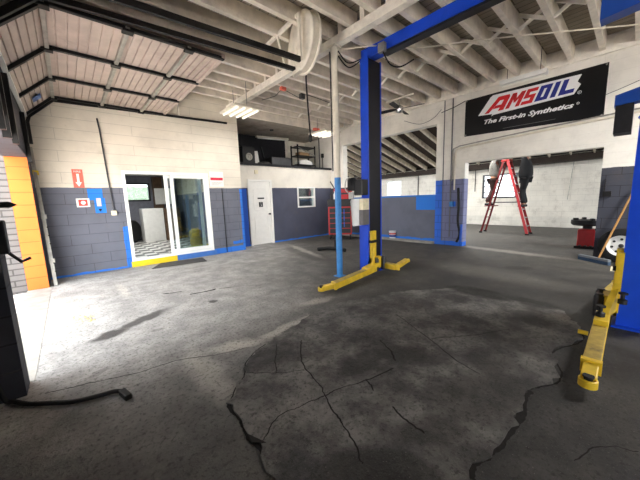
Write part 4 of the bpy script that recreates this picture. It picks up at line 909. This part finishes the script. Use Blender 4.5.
# ---- people on the ladder (upper bodies are behind the header)
def skin(name, verts, edges, rad, mat, parent, sub=2, root=0):
    me = bpy.data.meshes.new(name); base = parent.location if parent else Vector((0, 0, 0))
    me.from_pydata([Vector(v)-base for v in verts], edges, []); ob = bpy.data.objects.new(name, me); C.objects.link(ob)
    md = ob.modifiers.new('skin', 'SKIN'); md.use_smooth_shade = True
    if not me.skin_vertices: pass
    for i, r in enumerate(rad):
        sv = me.skin_vertices[0].data[i]; sv.radius = r if isinstance(r, tuple) else (r, r); sv.use_root = (i == root)
    ss = ob.modifiers.new('sub', 'SUBSURF'); ss.levels = sub; ss.render_levels = sub
    dg = bpy.context.evaluated_depsgraph_get(); dg.update(); m2 = bpy.data.meshes.new_from_object(ob.evaluated_get(dg)); m2.name = name
    ob.modifiers.clear(); ob.data = m2; m2.materials.clear(); m2.materials.append(mat)
    for p in m2.polygons: p.use_smooth = True
    if parent: ob.parent = parent
    return ob
def person(label, footL, footR, fwd, hip, top_mat, leg_mat, shoe_mat, long_top, hands, K=1.14):
    fwd = Vector(fwd).normalized(); rt = Vector((fwd.y, -fwd.x, 0)); up = Vector((0, 0, 1)); hip = Vector(hip)
    root = thing('person', label, 'person', (hip.x, hip.y, (footL[2]+footR[2])/2))
    fL, fR = Vector(footL), Vector(footR); aL, aR = fL+up*.09, fR+up*.09
    hL, hR = hip-rt*.09-up*.06, hip+rt*.09-up*.06
    kL, kR = (aL+hL)/2+fwd*.07, (aR+hR)/2+fwd*.07
    chest = hip+up*.40*K+fwd*.02; neck = hip+up*.58*K+fwd*.01; head = neck+up*.16+fwd*.04
    sL, sR = hip+up*.50*K-rt*.21, hip+up*.50*K+rt*.21
    HL, HR = Vector(hands[0]), Vector(hands[1])
    eL, eR = (sL+HL)/2-rt*.08-up*.04-fwd*.03, (sR+HR)/2+rt*.08-up*.04-fwd*.03
    V = [hip, hip+up*.18, chest, neck, hL, kL, aL, hR, kR, aR, sL, eL, HL, sR, eR, HR, neck+up*.06, head, head+up*.09]
    E = [(0, 1), (1, 2), (2, 3), (0, 4), (4, 5), (5, 6), (0, 7), (7, 8), (8, 9), (2, 10), (10, 11), (11, 12), (2, 13), (13, 14), (14, 15), (3, 16), (16, 17), (17, 18)]
    Rr = [(.13, .10), (.12, .095), (.14, .10), .06, .085, .055, .038, .085, .055, .038, .055, .042, .028, .055, .042, .028, .055, (.078, .09), (.06, .07)]
    body = skin('body', V, E, Rr, m_skin, root)
    for s_, H, e in ((-1, HL, eL), (1, HR, eR)):
        d = (H-e).normalized(); sd = d.cross(fwd).normalized()
        vv, ee, rr = [H, H+d*.05], [(0, 1)], [.026, .034]
        for f_ in range(4):
            o = (f_-1.5)*.02; i0 = len(vv); Lf = (.055, .065, .062, .05)[f_]
            vv += [H+d*.08+sd*o, H+d*(.08+Lf*.55)+sd*o*1.1+fwd*.012, H+d*(.08+Lf)+sd*o*1.1+fwd*.035]; ee += [(1, i0), (i0, i0+1), (i0+1, i0+2)]; rr += [.010, .009, .008]
        i0 = len(vv); vv += [H+d*.03-sd*.035*s_+fwd*.02, H+d*.06-sd*.05*s_+fwd*.035]; ee += [(0, i0), (i0, i0+1)]; rr += [.011, .009]
        skin('hand', vv, ee, rr, m_skin, root, 1)
    skin('trousers', [hip+up*.04, hL, kL, aL+up*.03, hR, kR, aR+up*.03], [(0, 1), (1, 2), (2, 3), (0, 4), (4, 5), (5, 6)], [(.18, .15), .125, .09, .075, .125, .09, .075], leg_mat, root)
    lo = -.10 if long_top else .02
    skin('shirt', [hip+up*lo, hip+up*.2, chest, hip+up*.54*K, sL, eL, sR, eR], [(0, 1), (1, 2), (2, 3), (2, 4), (4, 5), (2, 6), (6, 7)], [(.25, .25), (.22, .22), (.22, .22), .09, .085, .065, .085, .065] if long_top else [(.19, .17), (.18, .16), (.19, .16), .09, .085, .065, .085, .065], top_mat, root)
    for f_, a_ in ((fL, aL), (fR, aR)):
        skin('shoe', [f_+up*.05-fwd*.06, f_+up*.045+fwd*.06, f_+up*.035+fwd*.17], [(0, 1), (1, 2)], [(.05, .05), (.05, .045), (.042, .032)], shoe_mat, root, 1)
    b = MB(); b.sphere(head+up*.04-fwd*.02, .10, (.92, 1.05, .95), 16); b.build('hair', m_hair, root, smooth=True)
    b = MB(); b.sphere(head+fwd*.10+up*.0, .016, (1, 1, 1.4), 8)
    for s_ in (-1, 1): b.sphere(head+rt*.085*s_, .022, (.5, 1, 1.4), 8)
    b.build('nose_and_ears', m_skin, root, smooth=True)
    b = MB(); [b.sphere(head+fwd*.085+rt*.032*s_+up*.03, .012, (1, 1, .7), 8) for s_ in (-1, 1)]; b.build('eyes', m_black, root, smooth=True)
    b = MB(); b.obox(head+fwd*.085-up*.05, (.03, .03, .008)); b.build('mouth', m_signred, root)
    return root
person('person in pale grey top and dark trousers on the rear of the red ladder', (11.48, 3.64, .995), (11.75, 3.64, .995), (0, -1, .0), (11.6, 3.47, 1.95), m_jean, m_brownpant, m_black, False, ((11.4, 3.12, 2.95), (11.85, 3.12, 2.95)))
person('person in black clothes standing on the front steps of the red ladder', (11.75, 2.50, .93), (11.48, 2.50, .93), (0, 1, .0), (11.62, 2.53, 1.93), m_blackcloth, m_blackcloth, m_black, True, ((11.85, 2.88, 2.95), (11.4, 2.88, 2.95)))

# ---- tyre changer in the far bay
tx = Vector((9.55, .68, 0))
tch = thing('tyre_changer', 'red tyre changer machine with black turntable in the far bay', 'tyre changer', tx)
b = MB(); b.obox(tx+Vector((0, .05, .24)), (.36, .32, .46), None, .03); b.build('cabinet', m_red, tch)
MB().obox(tx+Vector((.05, .0, .03)), (.6, .5, .06), None, .01).build('base', m_blackmetal, tch)
MB().lathe([(.05, 0), (.09, 0), (.09, .06), (.28, .08), (.32, .12), (.32, .21), (.05, .22)], tx+Vector((0, .05, .48)), (0, 0, 1), 26).build('turntable', m_black, tch, smooth=True)
for i in range(4):
    a = .4+i*PI/2; c = tx+Vector((.24*math.cos(a), .05+.24*math.sin(a), .70)); MB().obox(c, (.10, .07, .09), Matrix.Rotation(a, 3, 'Z'), .012).build('jaw', m_black, tch)
MB().obox(tx+Vector((-.02, -.22, .40)), (.12, .16, .5), None, .02).build('column', m_black, tch)
for i in range(3): MB().obox(tx+Vector((-.27, -.06+.1*i, .07)), (.16, .05, .03), None, .006).build('pedal', m_blackmetal, tch)
MB().tube(smooth_path([tx+Vector((-.2, -.1, .5)), tx+Vector((-.3, -.18, .3)), tx+Vector((-.25, -.24, .1))]), .014, 6).build('air_hose', m_rubber, tch)
# ---- wheel, broom, cardboard at the dark pillar
wc = Vector((7.84, on(621, 250, 0, 7.84).y, .338)); ax = Vector((-.99, .10, .04)).normalized()
wh = thing('car_wheel', 'black tyre on a white steel rim leaning against the dark pillar', 'wheel', (wc.x, wc.y, 0))
MB().lathe([(.20, -.10), (.27, -.11), (.325, -.08), (.335, 0), (.325, .08), (.27, .11), (.20, .10), (.20, .02), (.20, -.02)], wc, ax, 32).build('tyre', m_tyre, wh, smooth=True)
rim = MB().lathe([(.05, .05), (.15, .045), (.19, .08), (.215, .09), (.215, -.08), (.05, -.06)], wc, ax, 32).build('rim', m_whiteplastic, wh, smooth=True)
a1 = Vector((0, 0, 1)); a1 = (a1-ax*a1.dot(ax)).normalized(); a2 = ax.cross(a1)
for i in range(7):
    a = i*2*PI/7; c = wc+ax*.052+.125*(math.cos(a)*a1+math.sin(a)*a2); MB().lathe([(.005, 0), (.022, 0), (.022, .006), (.005, .006)], c, ax, 10).build('rim_hole', m_black, rim)
MB().lathe([(.005, 0), (.04, 0), (.035, .02), (.005, .02)], wc+ax*.045, ax, 14).build('hub_cap', m_steel, rim)
br0, br1 = flr(579, 259), flr(609, 265.5)
bm_ = thing('push_broom', 'push broom with wooden handle and grey-blue head leaning on the dark pillar', 'broom', (br0+br1)/2)
d = (br1-br0).normalized(); mid = (br0+br1)/2
MB().beam(br0+Vector((0, 0, .085)), br1+Vector((0, 0, .085)), .07, .045, bev=.008).build('head_block', M_('grey broom head', (128, 134, 140), .6), bm_); MB().beam(br0+Vector((0, 0, .032)), br1+Vector((0, 0, .032)), .06, .064).build('bristles', m_brushblue, bm_)
hs = br0.lerp(br1, .66)+Vector((0, 0, .10)); MB().tube([hs, on(634, 190, 0, 7.93)], .016, 10).build('handle', m_wood, bm_, smooth=True)
b = MB(); A = flr(603, 263.5, .004); Bq = flr(621, 268, .004); b.prism([flr(611, 268, .004), flr(625, 269, .004), flr(624, 272, .004), flr(610, 271, .004)], (0, 0, .03)); tag(b.build('cardboard_sheet', m_cream, origin=A), 'pale flattened board on the floor in front of the leaning wheel', 'cardboard')

# ---- left foreground
hz = [flr(5, 396), flr(15, 404), flr(30, 406.5), flr(52, 405.5), flr(75, 404), flr(100, 398), flr(114, 394), flr(122, 393.5)]
P = [Vector((-.55, 2.94, .85)), Vector((-.53, 2.94, .35)), Vector((-.50, 2.93, .06))]+[Vector((p.x, min(p.y, 2.92), .02)) for p in hz[1:]]
gh = thing('black_hose', 'black rubber hose running down the pier and across the near floor', 'hose', P[0]*Vector((1, 1, 0)).to_tuple()[0] if False else (P[0].x, P[0].y, 0))
MB().tube(smooth_path(P, 6), .016, 8).build('hose', m_rubber, gh, smooth=True); MB().beam(P[-1], flr(129, 397.5, .02), .045, .04, bev=.008).build('nozzle', m_blackmetal, gh)
for i, (x, y_, lb) in enumerate(((8, 205, 'long dark pointed hook projecting from the left pier'), (6, 236, 'dark lever bracket on the left pier below the pointed hook'))):
    p = on(max(x, 2), y_, 1, 3.12); b = MB()
    if i == 0: b.tube([Vector((-.39, 3.05, p.z)), Vector((-.31, 3.06, p.z)), Vector((-.27, 3.06, p.z))], [.02, .025, .004], 8)
    else: b.box(-.385, -.34, 2.95, 3.05, p.z-.12, p.z+.12, .01); b.tube([Vector((-.36, 3.0, p.z-.1)), Vector((-.30, 3.08, p.z-.2)), Vector((-.25, 3.1, p.z-.18))], .012, 6)
    tag(b.build('wall_hook', m_blackmetal, origin=(-.36, 3.05, p.z)), lb, 'hook')
for i in range(26):
    p = flr(random.uniform(72, 95), random.uniform(315, 322)); 
    if i == 0: b = MB()
    b.sphere((p.x, p.y, .004), random.uniform(.006, .016), (1, 1, .4), 6)
tag(b.build('straw_litter', M_('straw yellow', (216, 196, 130), .9), origin=flr(83, 318)), 'pale yellow crumbs of litter on the floor near the opening', 'litter', kind='stuff')
b = MB()
for i in range(60):
    p = flr(random.uniform(160, 330), random.uniform(285, 345)); b.sphere((p.x, p.y, .003), random.uniform(.004, .013), (1, 1, .5), 6)
tag(b.build('concrete_crumbs', m_concrete_step, origin=flr(240, 320)), 'loose pale crumbs scattered on the concrete floor', 'rubble', kind='stuff')

for o in list(C.objects):
    if o.parent is None and 'label' in o:
        g = {'fluorescent_light': 'fluorescent fixtures', 'door_track': 'overhead door tracks', 'conduit_pipe': 'pipes and conduits on the walls', 'person': 'people on the ladder', 'bottle': 'bottles on the tool cart',
             'screwdriver': 'blue handles on the tool cart', 'lift_cable': 'cables between post and lift', 'wall_hook': 'wall hooks', 'steel_bar': 'steel bars over the opening', 'track_hanger': 'white track hangers', 'air_hose': 'hoses on the pillar', 'plug_box': 'red plug boxes'}.get(o.name.split('.')[0])
        if g: o['group'] = g
# ================================================================== LIGHT
W = bpy.data.worlds.new('sky'); SC.world = W; W.use_nodes = True
bg = W.node_tree.nodes['Background']; bg.inputs[0].default_value = (.93, .96, 1, 1); bg.inputs[1].default_value = 2.6
sd = bpy.data.lights.new('sun', 'SUN'); sd.energy = 11; sd.angle = math.radians(1.5); sd.color = (1, .98, .94)
so = bpy.data.objects.new('sun', sd); C.objects.link(so); so.rotation_euler = Vector((-.04, -.45, -1)).to_track_quat('-Z', 'Y').to_euler(); so.location = (-6, 8, 12)
def portal(name, loc, rot, sx, sy):
    l = bpy.data.lights.new(name, 'AREA'); l.shape = 'RECTANGLE'; l.size = sx; l.size_y = sy; l.cycles.is_portal = True
    o = bpy.data.objects.new(name, l); C.objects.link(o); o.location = loc; o.rotation_euler = rot
portal('bay_portal', (-.68, 5.07, 1.14), (0, -PI/2, 0), 2.28, 3.75)
portal('near_bay_portal', (-.68, -6.2, 1.6), (0, -PI/2, 0), 3.2, 5.6)
portal('far_bay_portal', (11.3, -5.02, 2.0), (PI/2, 0, 0), 6.2, 4.0)

vs = SC.view_settings; vs.view_transform = 'Standard'; vs.look = 'None'; vs.gamma = 1; vs.use_curve_mapping = False; vs.exposure = 2.12
SC.cycles.max_bounces = 10; SC.cycles.diffuse_bounces = 6; SC.cycles.use_denoising = True
SC.cycles.sample_clamp_indirect = 8
